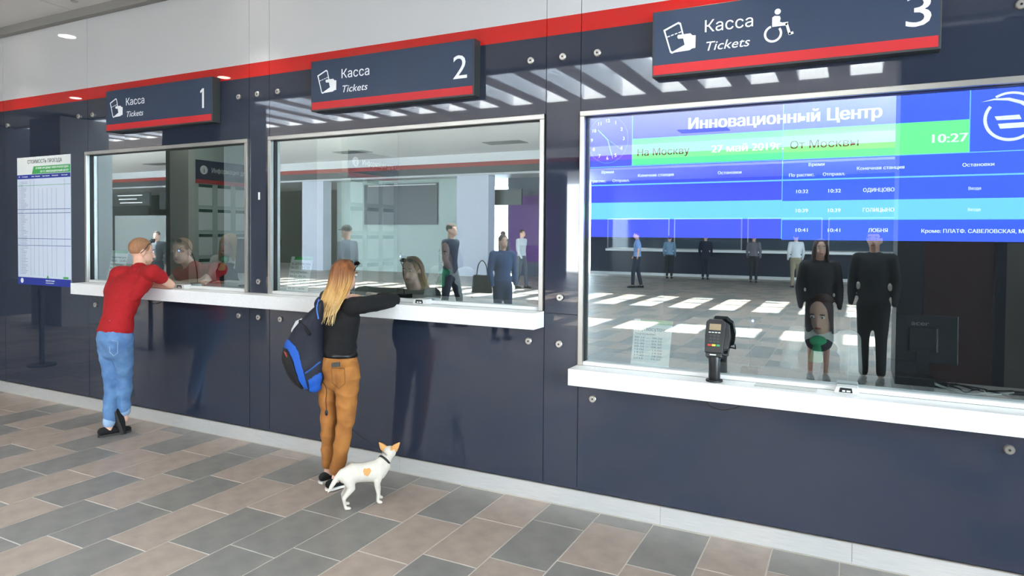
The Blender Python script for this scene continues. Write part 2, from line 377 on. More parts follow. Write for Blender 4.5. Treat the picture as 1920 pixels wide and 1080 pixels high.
# ------------------------------------------------------------------ hanging number signs
def sign(x0, num, label, wheel=False):
    s = empty('ticket_sign', label, 'sign', (x0, -.04, 2.638)); H = .374; Wd = 1.42; y = -.08
    X = lambda u: x0+u
    Z = lambda v: 2.638+v
    kids = []
    kids.append(box('case', SIGNK, x0, x0+Wd, y, -.001, 2.638, 2.638+H, bevel=.002))
    kids.append(box('face', SIGNB, x0+.008, x0+Wd-.008, y-.002, y, Z(.066), Z(H-.006)))
    kids.append(box('red_strip', SIGNR, x0+.008, x0+Wd-.012, y-.002, y, Z(.012), Z(.066)))
    f0, f1 = y-.0032, y-.002
    tk = [(.065,.263),(.075,.274),(.150,.299),(.163,.293),(.196,.160),(.126,.128),(.115,.124),(.105,.131)]
    tk = [(.064,.264),(.150,.299),(.163,.292),(.197,.160),(.115,.124),(.104,.132)]
    b = MB(); pts = [(X(u), Z(v)) for u, v in tk]; n_ = len(pts); gx = sum(p[0] for p in pts)/n_; gz = sum(p[1] for p in pts)/n_
    inn = [(gx+(p[0]-gx)*.84, gz+(p[1]-gz)*.88) for p in pts]
    for i_ in range(n_): b.prism([pts[i_], pts[(i_+1) % n_], inn[(i_+1) % n_], inn[i_]], f0, f1)
    for q in range(4):
        a0 = q/4+.03; a1 = a0+.14
        b.stroke([(X(.086+.085*a0), Z(.222+.021*a0)), (X(.086+.085*a1), Z(.222+.021*a1))], .005, f0, f1)
    hd = [(.147,.224),(.152,.226),(.218,.226),(.229,.214),(.247,.212),(.246,.142),(.228,.141),(.215,.133),(.126,.129),(.199,.160),(.181,.203),(.150,.205),(.144,.214)]
    b.prism([(X(u), Z(v)) for u, v in hd], f0-.0004, f1)
    kids.append(b.build('ticket_pictogram', LIGHTP))
    e = empty('tmp')
    t1 = text('lettering', 'Касса', X(.290), Z(.222), .066, f0, LIGHTP, None, wd=.255)
    t2 = text('lettering', 'Tickets', X(.293), Z(.118), .052, f0, LIGHTP, None, shear=.25, wd=.232)
    if num == '1': t3 = MB().prism([(X(1.322), Z(.121)), (X(1.322), Z(.284)), (X(1.304), Z(.284)), (X(1.276), Z(.262)), (X(1.282), Z(.247)), (X(1.301), Z(.260)), (X(1.301), Z(.121))], f0, f1).build('number', LIGHTP)
    else: t3 = text('number', num, X(1.25), Z(.121), .163, f0, LIGHTP, None, wd=.108)
    bpy.data.objects.remove(e); kids += [t1, t2, t3]
    if wheel:
        b = MB(); cx, cz = X(.655), Z(.168); R = .040
        b.arc(cx, cz, R, .0115, 105, 400, f0, f1)
        b.prism([(X(.677)+.0155*cos(q*pi/8), Z(.283)+.0155*sin(q*pi/8)) for q in range(16)], f0, f1)
        b.prism([(X(.650),Z(.255)),(X(.662),Z(.262)),(X(.688),Z(.258)),(X(.692),Z(.245)),(X(.688),Z(.228)),(X(.700),Z(.222)),(X(.730),Z(.222)),(X(.724),Z(.205)),(X(.650),Z(.205))], f0, f1)
        b.stroke([(X(.722), Z(.212)), (X(.738), Z(.158)), (X(.752), Z(.162))], .013, f0, f1)
        kids.append(b.build('wheelchair_pictogram', LIGHTP))
    for o in kids: keep(o, s)
sign(-6.17, '1', 'leftmost Касса Tickets sign, numbered one, above the man in red')
sign(-3.67, '2', 'middle Касса Tickets sign, numbered two, above the window with the woman')
sign(-1.06, '3', 'largest Касса Tickets sign, with wheelchair symbol, above the blue screen', True)

# ------------------------------------------------------------------ fare poster
def poster():
    p = empty('fare_poster', 'tall white fare poster with green and blue bands on the dark wall', 'poster'); x0, z0 = -7.79, 1.175; y = -.004
    X = lambda u: x0+u
    Z = lambda v: z0+v
    box('sheet', mat('poster_white', (214, 224, 240), .35), X(0), X(.93), y, 0, Z(-.005), Z(1.305), p)
    f0, f1 = y-.0008, y
    box('title_area', mat('poster_cream', (236, 240, 238), .35), X(0), X(.93), f0, f1, Z(1.128), Z(1.305), p)
    MB().prism([(X(.27), Z(1.130)), (X(.93), Z(1.132)), (X(.93), Z(1.208)), (X(.30), Z(1.208))], f0-.0004, f1).build('green_band', GREENP, p)
    box('blue_header', BLUEP, X(0), X(.93), f0-.0004, f1, Z(1.083), Z(1.126), p)
    box('blue_footer', BLUEP, X(0), X(.93), f0, f1, Z(-.005), Z(.07), p)
    b = MB()
    for v in (1.012,): b.box(X(0), X(.93), f0, f1, Z(v), Z(v+.004))
    b.build('green_rule', GREENP, p)
    b = MB()
    for v in (.728, .767, .397, .467): b.box(X(0), X(.93), f0, f1, Z(v), Z(v+.006))
    b.build('blue_rules', mat('rule_blue', (84, 110, 165), .5), p)
    b = MB()
    for i, u in enumerate((.236, .30, .38, .455, .53, .61, .69, .83)): b.box(X(u), X(u+.004), f0, f1, Z(.09), Z(1.07 if i in (0, 1, 7) else .98))
    b.build('column_rules', mat('rule_grey', (150, 156, 176), .5), p)
    b = MB(); rr = random.Random(2)
    v = 1.05
    while v > .09:
        b.box(X(.035), X(.05), f0, f1, Z(v), Z(v+.004)); b.box(X(.06), X(.10+rr.random()*.09), f0, f1, Z(v), Z(v+.004)); v -= .0155
    b.build('station_rows', mat('row_ink', (150, 152, 176), .5), p)
    text('lettering', 'СТОИМОСТЬ ПРОЕЗДА', X(.19), Z(1.238), .038, f0-.0006, INK, p, wd=.60)
    text('lettering', 'В ПРИГОРОДНЫХ ЭЛЕКТРОПОЕЗДАХ', X(.34), Z(1.178), .02, f0-.001, PAPER, p, wd=.56, bold=.03)
    text('lettering', 'ОТ СТ. ИННОВАЦИОННЫЙ ЦЕНТР', X(.42), Z(1.142), .02, f0-.001, PAPER, p, wd=.48, bold=.03)
    for u, s_, w_ in ((.03, '№', .02), (.09, 'Станция', .1), (.26, 'Зона', .05), (.33, 'Разовый', .08), (.45, 'Туда и обратно', .13), (.62, 'Абонемент', .11), (.78, 'Льготный', .1)):
        text('lettering', s_, X(u), Z(1.1), .012, f0-.001, PAPER, p, wd=w_)
    MB().cyl((X(.075), f1, Z(.034)), (X(.075), f0-.001, Z(.034)), .026, 24).build('emblem', PAPER, p)
    box('footer_block', PAPER, X(.50), X(.64), f0-.001, f1, Z(.02), Z(.026), p)
    text('lettering', 'Приятной поездки', X(.50), Z(.04), .014, f0-.001, PAPER, p, wd=.15, bold=.03)
    box('green_tag', GREENP, X(.80), X(.885), f0-.0006, f1, Z(.074), Z(.094), p)
    MB().prism([(X(.515), Z(.072)), (X(.555), Z(.072)), (X(.54), Z(.10)), (X(.53), Z(.10))], f0-.0006, f1).build('green_mark', GREENP, p)
poster()

# ------------------------------------------------------------------ departure screen behind window 3
def em(name, rgb, s):
    if name in MATS: return MATS[name]
    M = bpy.data.materials.new(name); M.use_nodes = True; nt = M.node_tree; nt.nodes.clear()
    e = nt.nodes.new('ShaderNodeEmission'); o = nt.nodes.new('ShaderNodeOutputMaterial'); e.inputs[0].default_value = (*lin(rgb), 1); e.inputs[1].default_value = s
    nt.links.new(e.outputs[0], o.inputs[0]); MATS[name] = M; return M
def screen():
    s = empty('departure_screen', 'large blue departure screen behind the glass of window 3', 'screen'); y = .075
    g = 2.6
    MB().box(-1.56, .83, y, y+.05, 1.70, 2.52).build('case', BLACK, s)
    e = em
    f = lambda nm, M, x0, x1, z0, z1, d=.001: box(nm, M, x0, x1, y-d, y, z0, z1, s)
    BL = e('screen_blue', (72, 84, 248), g); BL2 = e('screen_bright_blue', (66, 100, 255), g); GR = e('screen_green', (92, 240, 160), g)
    CY = e('screen_cyan', (118, 206, 244), g); WH = e('screen_white', (240, 250, 255), 2.4); DK = e('screen_dark', (10, 66, 60), 1); LN = e('screen_line', (120, 200, 255), g)
    FW = e('screen_faint_white', (240, 252, 255), 2.8)
    f('blue_field', BL, -1.522, -.36, 1.712, 2.492); f('blue_field', BL2, -.36, .80, 1.705, 2.492)
    f('green_band', GR, -1.217, -.36, 2.152, 2.312, .002); f('green_band', e('screen_green_bright', (112, 250, 150), g), -.36, .505, 2.150, 2.312, .002)
    f('cyan_row', CY, -1.519, -.36, 1.822, 1.926, .002); f('cyan_row', CY, -.36, .80, 1.815, 1.920, .002)
    f('rule', LN, -1.519, .80, 2.031, 2.039, .0025); f('rule', LN, -1.52, .80, 2.146, 2.150, .0025)
    for x in (-1.219, -.360, .503): f('rule', LN, x-.002, x+.002, 2.148 if x != -.36 else 1.71, 2.492, .0025)
    T = lambda t, x, z, h, wd, M=WH, b=.03: text('lettering', t, x, z, h, y-.0035, M, s, wd=wd, bold=b)
    T('Инновационный Центр', -.885, 2.350, .066, .995, b=.055)
    T('На Москву', -1.190, 2.207, .043, .313, DK, .015); T('27 май 2019г.', -.747, 2.207, .043, .388, WH, .05)
    T('От Москвы', -.326, 2.207, .043, .335, DK, .015); T('10:27', .331, 2.203, .045, .150, WH, .05)
    h = .0175
    for x0, sft in ((0, 0), (1.186, 0)):
        T('Время', -1.415+x0, 2.108, h, .078); T('По распис.', -1.513+x0, 2.053, h, .128); T('Отправл.', -1.343+x0, 2.053, h, .108)
    T('Конечная станция', -1.182, 2.080, h, .217); T('Остановки', -.709, 2.080, h, .13)
    T('Конечная станция', .006, 2.078, h, .217); T('Остановки', .475, 2.078, h, .13)
    for z, a, b, c, cx, M in ((1.962, '10:32', '10:32', 'ОДИНЦОВО', (.038, .143), WH), (1.857, '10:39', '10:39', 'ГОЛИЦЫНО', (.038, .143), FW), (1.750, '10:41', '10:41', 'ЛОБНЯ', (.065, .09), WH)):
        T(a, -.293, z, .02, .06, M); T(b, -.133, z, .02, .06, M); T(c, cx[0], z, .02, cx[1], M)
    T('Везде', .502, 1.962, .015, .052, FW, 0); T('Везде', .502, 1.857, .015, .052, FW, 0)
    T('Кроме: ПЛАТФ. САВЕЛОВСКАЯ, МАРК', .305, 1.748, .019, .475)
    # clock
    b = MB(); cx, cz, R = -1.377, 2.318, .138
    b.stroke([(cx+R*cos(q*pi/30)*.95, cz+R*sin(q*pi/30)*1.06) for q in range(61)], .0022, y-.003, y-.002)
    for q in range(60): 
        L = .90 if q % 5 == 0 else .95
        b.stroke([(cx+R*.93*cos(q*pi/30), cz+R*1.04*sin(q*pi/30)), (cx+R*.93*L*cos(q*pi/30)/.95, cz+R*1.04*L*sin(q*pi/30)/.95)], .0018, y-.003, y-.002)
    b.build('clock_dial', e('clock_ring', (120, 160, 255), g), s)
    for q in range(1, 13):
        a = pi/2-q*pi/6; text('clock_numeral', str(q), cx+.104*cos(a), cz+.116*sin(a)-.009, .022, y-.0035, WH, s, 'CENTER', bold=.03)
    b = MB(); b.stroke([(cx, cz), (-1.440, 2.381)], .005, y-.0035, y-.003); b.stroke([(cx, cz), (-1.343, 2.202)], .004, y-.0035, y-.003)
    b.stroke([(cx-.01, cz+.01), (-1.285, 2.25)], .0015, y-.0035, y-.003); b.build('clock_hands', e('clock_hand', (150, 220, 255), g), s)
    # railway emblem
    b = MB(); cx, cz = .668, 2.305; R = .103
    b.arc(cx, cz, R, .014, 143, 368, y-.003, y-.002)
    b.arc(cx, cz+.008, R*1.12, .011, 45, 122, y-.003, y-.002)
    b.prism([(.549, 2.392), (.600, 2.398), (.655, 2.392), (.705, 2.372), (.750, 2.335), (.765, 2.318), (.760, 2.345), (.715, 2.385), (.660, 2.405), (.600, 2.405)], y-.003, y-.002)
    b.prism([(.603, 2.318), (.702, 2.320), (.710, 2.298), (.613, 2.299)], y-.003, y-.002)
    b.prism([(.617, 2.281), (.740, 2.283), (.745, 2.258), (.627, 2.257)], y-.003, y-.002)
    b.build('emblem', WH, s)
screen()

# ------------------------------------------------------------------ ceiling of the near aisle, hall shell
CEIL = mat('ceiling_white', (220, 219, 216), .6)
cl = tag(empty('ceiling'), kind='structure')
for i in range(-12, 5):
    box('ceiling_panel', CEIL, i*2.9-.9, i*2.9+1.995, -3.75, -.06, 3.84, 3.90, cl)
box('slab', CEIL, -42, 13, -3.75, 3, 3.90, 4.0, cl)
box('edge_fascia', CEIL, -42, 13, -3.81, -3.75, 3.80, 5.9, cl)
# roof over the hall: louvre beams running away from the wall, opaque strip between two rows of roof lights
BEAM = mat('beam_white', (228, 230, 234), .5)
roof = tag(empty('trim_2'), kind='structure')
for i in range(-42, 13):
    x = i*.97-.52
    for a, b in ((-5.65, -3.81), (-11.6, -8.0)):
        box('beam', BEAM, x, x+.40, a, b, 5.05, 5.55, roof)
box('roof_strip', BEAM, -42, 13, -8.0, -5.65, 5.05, 5.5, roof)
box('cross_beam', STEELD, -42, 13, -9.72, -9.66, 5.4, 5.5, roof)
box('cross_beam', STEELD, -42, 13, -10.82, -10.76, 5.4, 5.5, roof)
box('roof_pane', ROOFGLASS, -42, 13, -5.65, -3.75, 5.86, 5.87, roof)
box('roof_pane', ROOFGLASS, -42, 13, -11.6, -8.0, 5.86, 5.87, roof)
box('far_ceiling', mat('far_ceiling_white', (246, 247, 248), .6), -42, 13, -20, -11.6, 5.05, 5.9, cl)
box('outer_roof', CEIL, -42, 13, -8.0, -5.65, 5.5, 5.9, cl)
for x in (-31, -19, -12, -5): 
    tag(box('ceiling_vent', mat('vent_grey', (120, 122, 122), .6), x, x+1.5, -17.9, -17.2, 5.03, 5.05), 'grey slot vent in the far white ceiling, %s' % {-31: 'leftmost, seen in window 1', -19: 'seen at the left of window 2', -12: 'seen at the right of window 2', -5: 'hidden by the blue screen'}[x], 'vent', 'ceiling vents far across the hall')
# near downlights
dl = MB().cyl((0, 0, 0), (0, 0, .006), .085, 24)
ring = None
DLE = em('downlight_glow', (255, 246, 230), 14)
first = None
lights = [(-11.03, -.42), (-7.64, -.42), (-4.25, -.42), (-.85, -.42), (2.55, -.42), (-11.03, -2.48), (-7.69, -2.5), (-4.25, -2.5), (-.85, -2.5), (2.55, -2.5)]
for i, (x, y) in enumerate(lights):
    if not first:
        r = empty('downlight'); a = MB().cyl((0, 0, -.004), (0, 0, .002), .10, 28).build('rim', WHITEP, r); b_ = MB().cyl((0, 0, -.006), (0, 0, -.003), .082, 28).build('diffuser', DLE, r); first = (r, a, b_)
    else:
        r = first[0].copy(); C.objects.link(r)
        for ch in first[1:]: c = ch.copy(); C.objects.link(c); c.parent = r
    r.location = (x, y, 3.838); tag(r, 'round recessed downlight in the %s row, %s' % ('inner' if y > -1 else 'outer', ['far left along the wall', 'above the space between poster and window 1', 'between the first and middle signs', 'left of the largest sign', 'at the right end'][i % 5]), 'downlight', 'downlights of the near aisle')
    if y > -1:
        l = bpy.data.lights.new('downlight_beam', 'SPOT'); l.energy = 55; l.spot_size = radians(75); l.spot_blend = .6; l.color = (1, .93, .82); l.shadow_soft_size = .08
        lo = bpy.data.objects.new('downlight_beam', l); C.objects.link(lo); lo.location = (x, y, 3.82)
spk = MB().cyl((-6.35, -.25, 3.84), (-6.35, -.25, 3.81), .012, 10).cyl((-6.35, -.25, 3.812), (-6.35, -.25, 3.806), .03, 14).build('sprinkler', STEELD)
tag(spk, 'small sprinkler head in the ceiling near the top left', 'sprinkler')

# hall behind the camera: pillars, far facade
def pillar(nm, M, x0, x1, y0, y1, h=3.8): return st(nm, M, x0, x1, y0, y1, 0, h)
pillar('wall_pillar', GREYW, -9.95, -8.60, -4.09, -3.2)
pillar('wall_pillar.001', mat('light_grey_stone', (160, 162, 162), .6), -13.7, -12.74, -4.09, -3.2)
st('wall_aisle_end', mat('aisle_end_dark', (58, 60, 70), .4), -15.4, -15.3, -4.09, -.03, 0, 3.84)
pillar('wall_pillar.002', DARKW, .46, 2.4, -6.1, -5.1, 5.05)
st('wall_left', DARKW, -42, -41.8, -25, 3, 0, 5.9)
st('wall_booth_end', DARKW, -16.2, -16, 0, 3, 0, 3.9)
# unseen right end of the hall, glazing added to let in more daylight
eg = tag(empty('window_4'), kind='structure')
for k in range(8): box('mullion', STEELD, 11.9, 12, -4.2-2.25*k, -4.1-2.25*k, 0, 5.9, eg)
for k in range(7): box('pane', ROOFGLASS, 11.94, 11.95, -4.2-2.25*(k+1)+.1, -4.2-2.25*k, 0, 5.9, eg)
st('wall_right', GREYW, 12, 12.2, -4.1, 3, 0, 5.9)
st('wall_right_far', GREYW, 12, 12.2, -26, -19.9, 0, 5.9)
# far facade y=-20
FASC = mat('fascia_grey', (64, 66, 70), .5)
ff = tag(empty('wall_far_fascia'), kind='structure')
box('white_panel', mat('far_white', (236, 237, 238), .4), -42, 13, -20.2, -20, 4.70, 5.9, ff)
box('red_band', mat('band_red', (150, 44, 38), .5), -42, 13, -20.2, -20, 4.52, 4.70, ff)
box('grey_band', FASC, -42, 13, -20.2, -20, 4.24, 4.52, ff)
box('soffit', mat('soffit_white', (190, 192, 194), .5), -42, 13, -26, -20, 4.16, 4.24, ff)
for x0, x1 in ((-23.4, -22.1), (-14.8, -13.3)): st('wall_column', COLW, x0, x1, -20.6, -20.05, 0, 4.16)
st('wall_mint', MINTW, -22.1, -14.8, -21.2, -21, 0, 4.16)
box_ = empty('display_board', 'wide dark display board on the mint wall across the hall', 'board')
box('board', mat('board_dark', (62, 64, 70), .4), -20.4, -16.35, -20.995, -20.92, 2.15, 4.0, box_); box('top_lamp', WHITEP, -20.1, -16.4, -20.9, -20.84, 3.9, 3.95, box_)
st('wall_far', mat('far_navy', (40, 44, 58), .25), -10.7, 13, -25.2, -25, 0, 4.16)
st('wall_far_left', GREYW, -42, -23.4, -25.2, -25, 0, 4.16)
st('wall_far_pier', mat('far_pier', (84, 86, 100), .5), -13.3, -10.7, -22.2, -21.8, 0, 4.16)
st('wall_corridor', GREYW, -42, -16.2, -25.2, -25, 0, 4.16)
tag(box('far_counter', STONEC, -9.9, 1.9, -24.99, -24.75, 1.06, 1.16), 'long white counter of the ticket windows across the hall', 'counter')
tag(box('baseboard_far', STEEL, -10.7, 13, -25, -24.97, 0, .12), kind='structure')
for k in range(4):
    o = empty('far_ticket_window', ['far ticket window, leftmost in the glass, lit greyish', 'second far ticket window from the left in the glass', 'third far ticket window in the glass', 'far ticket window, rightmost in the glass'][k], 'window', group='ticket windows across the hall')
    x = -9.9+3.0*k
    box('frame', STEELD, x, x+2.8, -25, -24.98, 1.17, 2.5, o); box('pane', mat('far_window_glass', (70, 80, 90), .05), x+.05, x+2.75, -24.98, -24.975, 1.2, 2.45, o)
tag(box('hanging_screen', BLACK, -28.0, -27.0, -16.05, -15.95, 2.75, 3.5), 'black hanging screen beside the direction board, seen in window 1', 'screen')
hb_ = empty('direction_board', 'dark hanging direction board with white lines of text, seen in window 1', 'sign'); box('board', BLACK, -31.4, -28.7, -16.05, -15.95, 2.95, 3.55, hb_)
for q_, (u0, u1) in enumerate(((-31.0, -29.2), (-30.9, -29.6), (-30.8, -29.2))): box('text_line', LIGHTP, u0, u1, -15.95, -15.94, 3.40-q_*.17, 3.44-q_*.17, hb_)
st('wall_side_panel', mat('warm_grey_cladding', (150, 152, 150), .6), -36, -28.6, -19.2, -19, 0, 2.6)
tag(box('purple_banner', mat('purple_banner', (96, 30, 120), .5), -13.2, -10.8, -21.79, -21.76, .6, 3.4), 'tall purple banner on the far pier across the hall', 'banner')
# hanging screens and kiosk
tag(box('hanging_screen', BLACK, -13.4, -12.1, -20.75, -20.65, 2.95, 3.6), 'dark hanging screen near the bright far doorway', 'screen')

# ------------------------------------------------------------------ offices behind the glass
OFF_W = mat('office_wall', (168, 170, 164), .7); OFF_D = mat('office_dark', (70, 74, 78), .7)
st('wall_office_back', OFF_W, -8.1, -1.62, 2.6, 2.7, 0, 3.2)
st('wall_office_left', OFF_W, -8.2, -8.1, .1, 2.7, 0, 3.2)
st('wall_office_partition', OFF_D, -1.68, -1.58, .1, 2.7, 0, 3.2)
st('ceiling_office', OFF_W, -8.2, 4, .1, 2.7, 3.2, 3.3)
BROWN = mat('brown_door', (96, 56, 38), .5); 
st('wall_office_back_right', OFF_D, -1.58, .50, 2.3, 2.4, 0, 3.2)
door = tag(empty('door_1'), kind='structure'); box('leaf', BROWN, .50, .955, 2.26, 2.3, 0, 3.1, door); box('jamb', mat('dark_blue_jamb', (24, 30, 44), .5), .955, 1.02, 2.2, 2.3, 0, 3.1, door)
st('wall_office_right', mat('office_grey', (132, 130, 122), .7), 1.02, 4, 2.2, 2.3, 0, 3.2)
st('wall_office_end', OFF_D, 4, 4.1, .1, 2.4, 0, 3.2)
def info_partition(x, label):
    o = empty('notice_partition', label, 'partition')
    box('panel', mat('partition_pale', (188, 200, 194), .6), x-.06, x, 1.69, 2.58, .0, 3.0, o)
    box('end_post', mat('post_cream', (206, 204, 196), .5), x-.34, x, 1.60, 1.69, 0, 3.0, o)
    box('header', SIGNB, x, x+.012, 1.70, 2.57, 2.38, 2.62, o); box('red_strip', SIGNR, x, x+.012, 1.70, 2.57, 2.33, 2.38, o)
    Mr = Matrix.Translation((x+.014, 1.92, 2.475)) @ Matrix.Rotation(pi/2, 4, 'Z') @ Matrix.Rotation(pi/2, 4, 'X') @ Matrix.Diagonal((.8, 1, 1, 1))
    text('lettering', 'Информация для кассира', 0, 0, .062, 0, LIGHTP, o, rot=Mr)
    MB().cyl((x+.012, 1.81, 2.5), (x+.014, 1.81, 2.5), .055, 24).build('info_disc', LIGHTP, o)
    Mr = Matrix.Translation((x+.016, 1.80, 2.465)) @ Matrix.Rotation(pi/2, 4, 'Z') @ Matrix.Rotation(pi/2, 4, 'X')
    text('info_letter', 'i', 0, 0, .07, 0, SIGNB, o, rot=Mr)
    sh = None
    for r in range(4):
        for c in range(3):
            y0 = 1.74+c*.28; z0 = 2.06-r*.31
            a = box('notice_sheet', PAPER, x, x+.004, y0, y0+.20, z0, z0+.27, o)
            box('green_heading', mat('heading_green', (30, 84, 66), .5), x+.004, x+.006, y0, y0+.20, z0+.225, z0+.265, a)
info_partition(-7.24, 'pale office partition with i header seen above the blonde clerk')
info_partition(-4.84, 'pale office partition with i header above the head of the woman')
area('office_lamp', (-5, 1.4, 3.18), (0, 0, 0), 5, .6, 30, color=(.95, 1, .97))
area('office_lamp', (1.2, 1.4, 3.18), (0, 0, 0), 2.5, .5, 18, color=(1, .96, .9))
for x in (-5.0, 1.2):
    tag(box('office_light', WHITEP, x-.6, x+.6, 1.3, 1.5, 3.185, 3.2), 'flat white office ceiling lamp casing above the %s' % ('shared office' if x < 0 else 'window 3 office'), 'lamp')

# paper timetables leaning inside the glass
def schedule(x0, x1, z0, z1, lean, lines, label, hs):
    o = empty('timetable_sheet', label, 'sheet', ((x0+x1)/2, .05, z0)); y = .045
    L = lean
    def Pz(v): return z0+(z1-z0)*v
    def sl(v): return L*v
    b = MB().prism([(x0, z0), (x1, z0), (x1+L, z1), (x0+L, z1)], y, y+.002); k = [b.build('sheet', PAPER)]
    b = MB().prism([(x0+.035+sl(.88), Pz(.91)), (x1+sl(.88), Pz(.91)), (x1+L, z1), (x0+L+.04, z1)], y-.0008, y); k.append(b.build('green_heading', GREENP))
    for v, t, h, wf in lines:
        t_ = text('lettering', t, x0+.012+sl(v), Pz(v), h, y-.001, INK, None, wd=(x1-x0-.024)*wf, bold=.01); k.append(t_)
    for q in k: keep(q, o)
schedule(-6.37, -6.13, 1.262, 1.545, .09, [(.74, 'по рабочим дням', .02, 1), (.62, '06:00 - 15:00', .024, 1), (.50, 'перерывы:', .022, .9), (.38, '08:40 - 09:10', .018, .9), (.27, '10:30 - 10:50', .018, .9), (.16, '12:20 - 13:00', .018, .9), (.05, '14:30 - 14:40', .018, .9)], 'white timetable sheet with green heading in window 1 beside the man', .02)
schedule(-4.05, -3.825, 1.262, 1.535, .058, [(.76, 'по рабочим дням', .02, 1), (.64, '06:00 - 15:00', .025, 1), (.52, 'перерывы:', .024, .9), (.40, '09:22 -09:35', .018, .85), (.28, '10:40 - 10:50', .018, .85), (.16, '12:30 - 13:30', .018, .85), (.04, '14:10 - 14:20', .018, .85)], 'white timetable sheet reading 06:00 - 15:00 in window 2', .02)
schedule(-1.205, -.972, .935, 1.215, .022, [(.76, 'круглосуточно', .024, 1), (.67, 'перерывы:', .014, .6)] + [(.59-.065*i, '%s — %s' % p, .011, .8) for i, p in enumerate([('00:10', '00:20'), ('02:25', '03:10'), ('05:40', '05:50'), ('08:10', '08:30'), ('12:00', '13:00'), ('14:25', '14:50'), ('17:40', '18:00'), ('20:10', '20:30')])], 'white timetable sheet reading круглосуточно left of the card terminal', .02)

# intercoms at the foot of the panes
def intercom(x, z, label):
    o = empty('intercom', label, 'intercom', (x, -.03, z)); k = []
    k.append(MB().prism([(-.06, 0), (.06, 0), (.052, .034), (-.048, .034)], -.03, .045).build('housing', mat('intercom_white', (214, 214, 210), .4), bevel=.003))
    k.append(MB().prism([(-.034, .006), (.028, .006), (.024, .030), (-.03, .030)], -.0335, -.029).build('display', BLACK))
    k.append(MB().box(-.02, -.006, -.0345, -.033, .010, .018).box(.0, .018, -.0345, -.033, .010, .018).build('button', PAPER))
    for q in k: q.parent = o
intercom(-5.19, 1.2335, 'small white intercom on the long counter beside the elbow of the man'); intercom(-2.69, 1.2335, 'small white intercom on the long counter beside the elbow of the woman'); intercom(-.02, .9105, 'small white intercom on the low counter at window 3')
tag(box('cash_tray', STEELD, -.47, -.16, -.10, -.018, .9108, .913), 'flat steel cash tray set in the low counter', 'tray')
# gooseneck microphones
def mic(px, py, bx, z, Y, label):
    o = empty('gooseneck_microphone', label, 'microphone'); tip = at(px, py, Y)
    b = V((bx, Y, z)); pts = []
    for i in range(15):
        t = i/14; p = b.lerp(tip, t); p.z = z + (tip.z+.03-z)*(1-(1-t)**2.6) - (.03 if i == 14 else 0)*1; p.x = bx+(tip.x-bx)*t**1.8; pts.append((p, .004, .004))
    MB().loft(pts, 8).build('neck', BLACK, o, smooth=True)
    MB().cap_(tip, tip+V((.05, 0, -.004)), .012, .014).build('capsule', BLACK, o, smooth=True)
    MB().cyl(tip+V((.012, -.006, 0)), tip+V((.012, -.014, 0)), .007).build('led', em('led_blue', (120, 150, 255), 9), o)
    MB().box(bx-.05, bx+.05, Y-.04, Y+.04, z, z+.03).build('base', BLACK, o)
mic(336, 470, -5.42, 1.225, .3, 'black gooseneck microphone with blue light in front of the man in red')
mic(750, 481, -3.12, 1.225, .35, 'black gooseneck microphone with blue light right of the woman')
mic(1408, 601, -.55, .895, .35, 'black gooseneck microphone with blue light right of the card terminal')
# monitors seen from behind
def monitor(c, wd, h, z, yw, label, brand=None):
    o = empty('monitor', label, 'monitor', (c[0], c[1], z)); k = []
    R = Matrix.Rotation(yw, 4, 'Z'); T = Matrix.Rotation(radians(-6), 4, 'X')
    b = MB().box(-wd/2, wd/2, -.02, .02, .12, .12+h); q = b.build('display', BLACK, bevel=.006); q.data.transform(T); k.append(q)
    b = MB().box(-wd*.22, wd*.22, -.045, -.018, .18, .12+h*.75); q = b.build('rear_bulge', BLACK, bevel=.01); q.data.transform(T); k.append(q)
    k.append(MB().box(-.03, .03, -.04, .0, .01, .2).build('neck', BLACK)); k.append(MB().box(-.12, .12, -.09, .09, 0, .014).build('base', BLACK, bevel=.004))
    if brand: 
        q = text('lettering', brand, -.06, .12+h-.055, .026, -.036, mat('brand_grey', (150, 150, 152), .4), None, wd=.085, bold=.03); k.append(q)
    for q in k: q.data.transform(R); q.parent = o
monitor((.36, .5), .335, .27, .895, radians(-4), 'black monitor with pale lettering on its back, behind the low counter', 'acer')
monitor((-4.95, .55), .5, .32, 1.225, radians(4), 'black monitor seen from behind, hiding part of the blonde clerk')
monitor((-2.0, .55), .42, .30, 1.225, radians(10), 'black monitor seen from behind at the right of window 2')
# cables and boxes on the window 3 desk
def tube(pts, r, n=8): return [(V(p), r, r) for p in pts]
def curve(pts, k=6):
    out = []; P = [V(p) for p in pts]; P = [P[0]]+P+[P[-1]]
    for i in range(1, len(P)-2):
        for j in range(k):
            t = j/k; a, b, c, d = P[i-1], P[i], P[i+1], P[i+2]
            out.append(.5*((2*b)+(c-a)*t+(2*a-5*b+4*c-d)*t*t+(3*b-a-3*c+d)*t**3))
    out.append(P[-2]); return out
rr = random.Random(5)
for i in range(5):
    pts = [(.38+rr.random()*.10, .32+rr.random()*.1, .90+rr.random()*.03) if q == 0 else (.40+.06*q+rr.random()*.05, .28+rr.random()*.12, .902+rr.random()*.035) for q in range(6)]
    tag(MB().loft(tube(curve(pts), .004), 6).build('cable', PAPER if i % 2 else BLACK, smooth=True), ('white' if i % 2 else 'black')+' cable in the tangle on the desk behind window 3', 'cable', ('white' if i % 2 else 'black')+' cables on the window 3 desk')
tag(MB().box(.20, .40, .30, .42, .895, .96).build('desk_box', BLACK, bevel=.004), 'black box under the monitor on the desk of window 3', 'box')
tag(MB().box(.74, .90, .30, .38, .895, .925).build('power_adapter', BLACK, bevel=.006), 'black power adapter on the desk at the right of window 3', 'adapter')
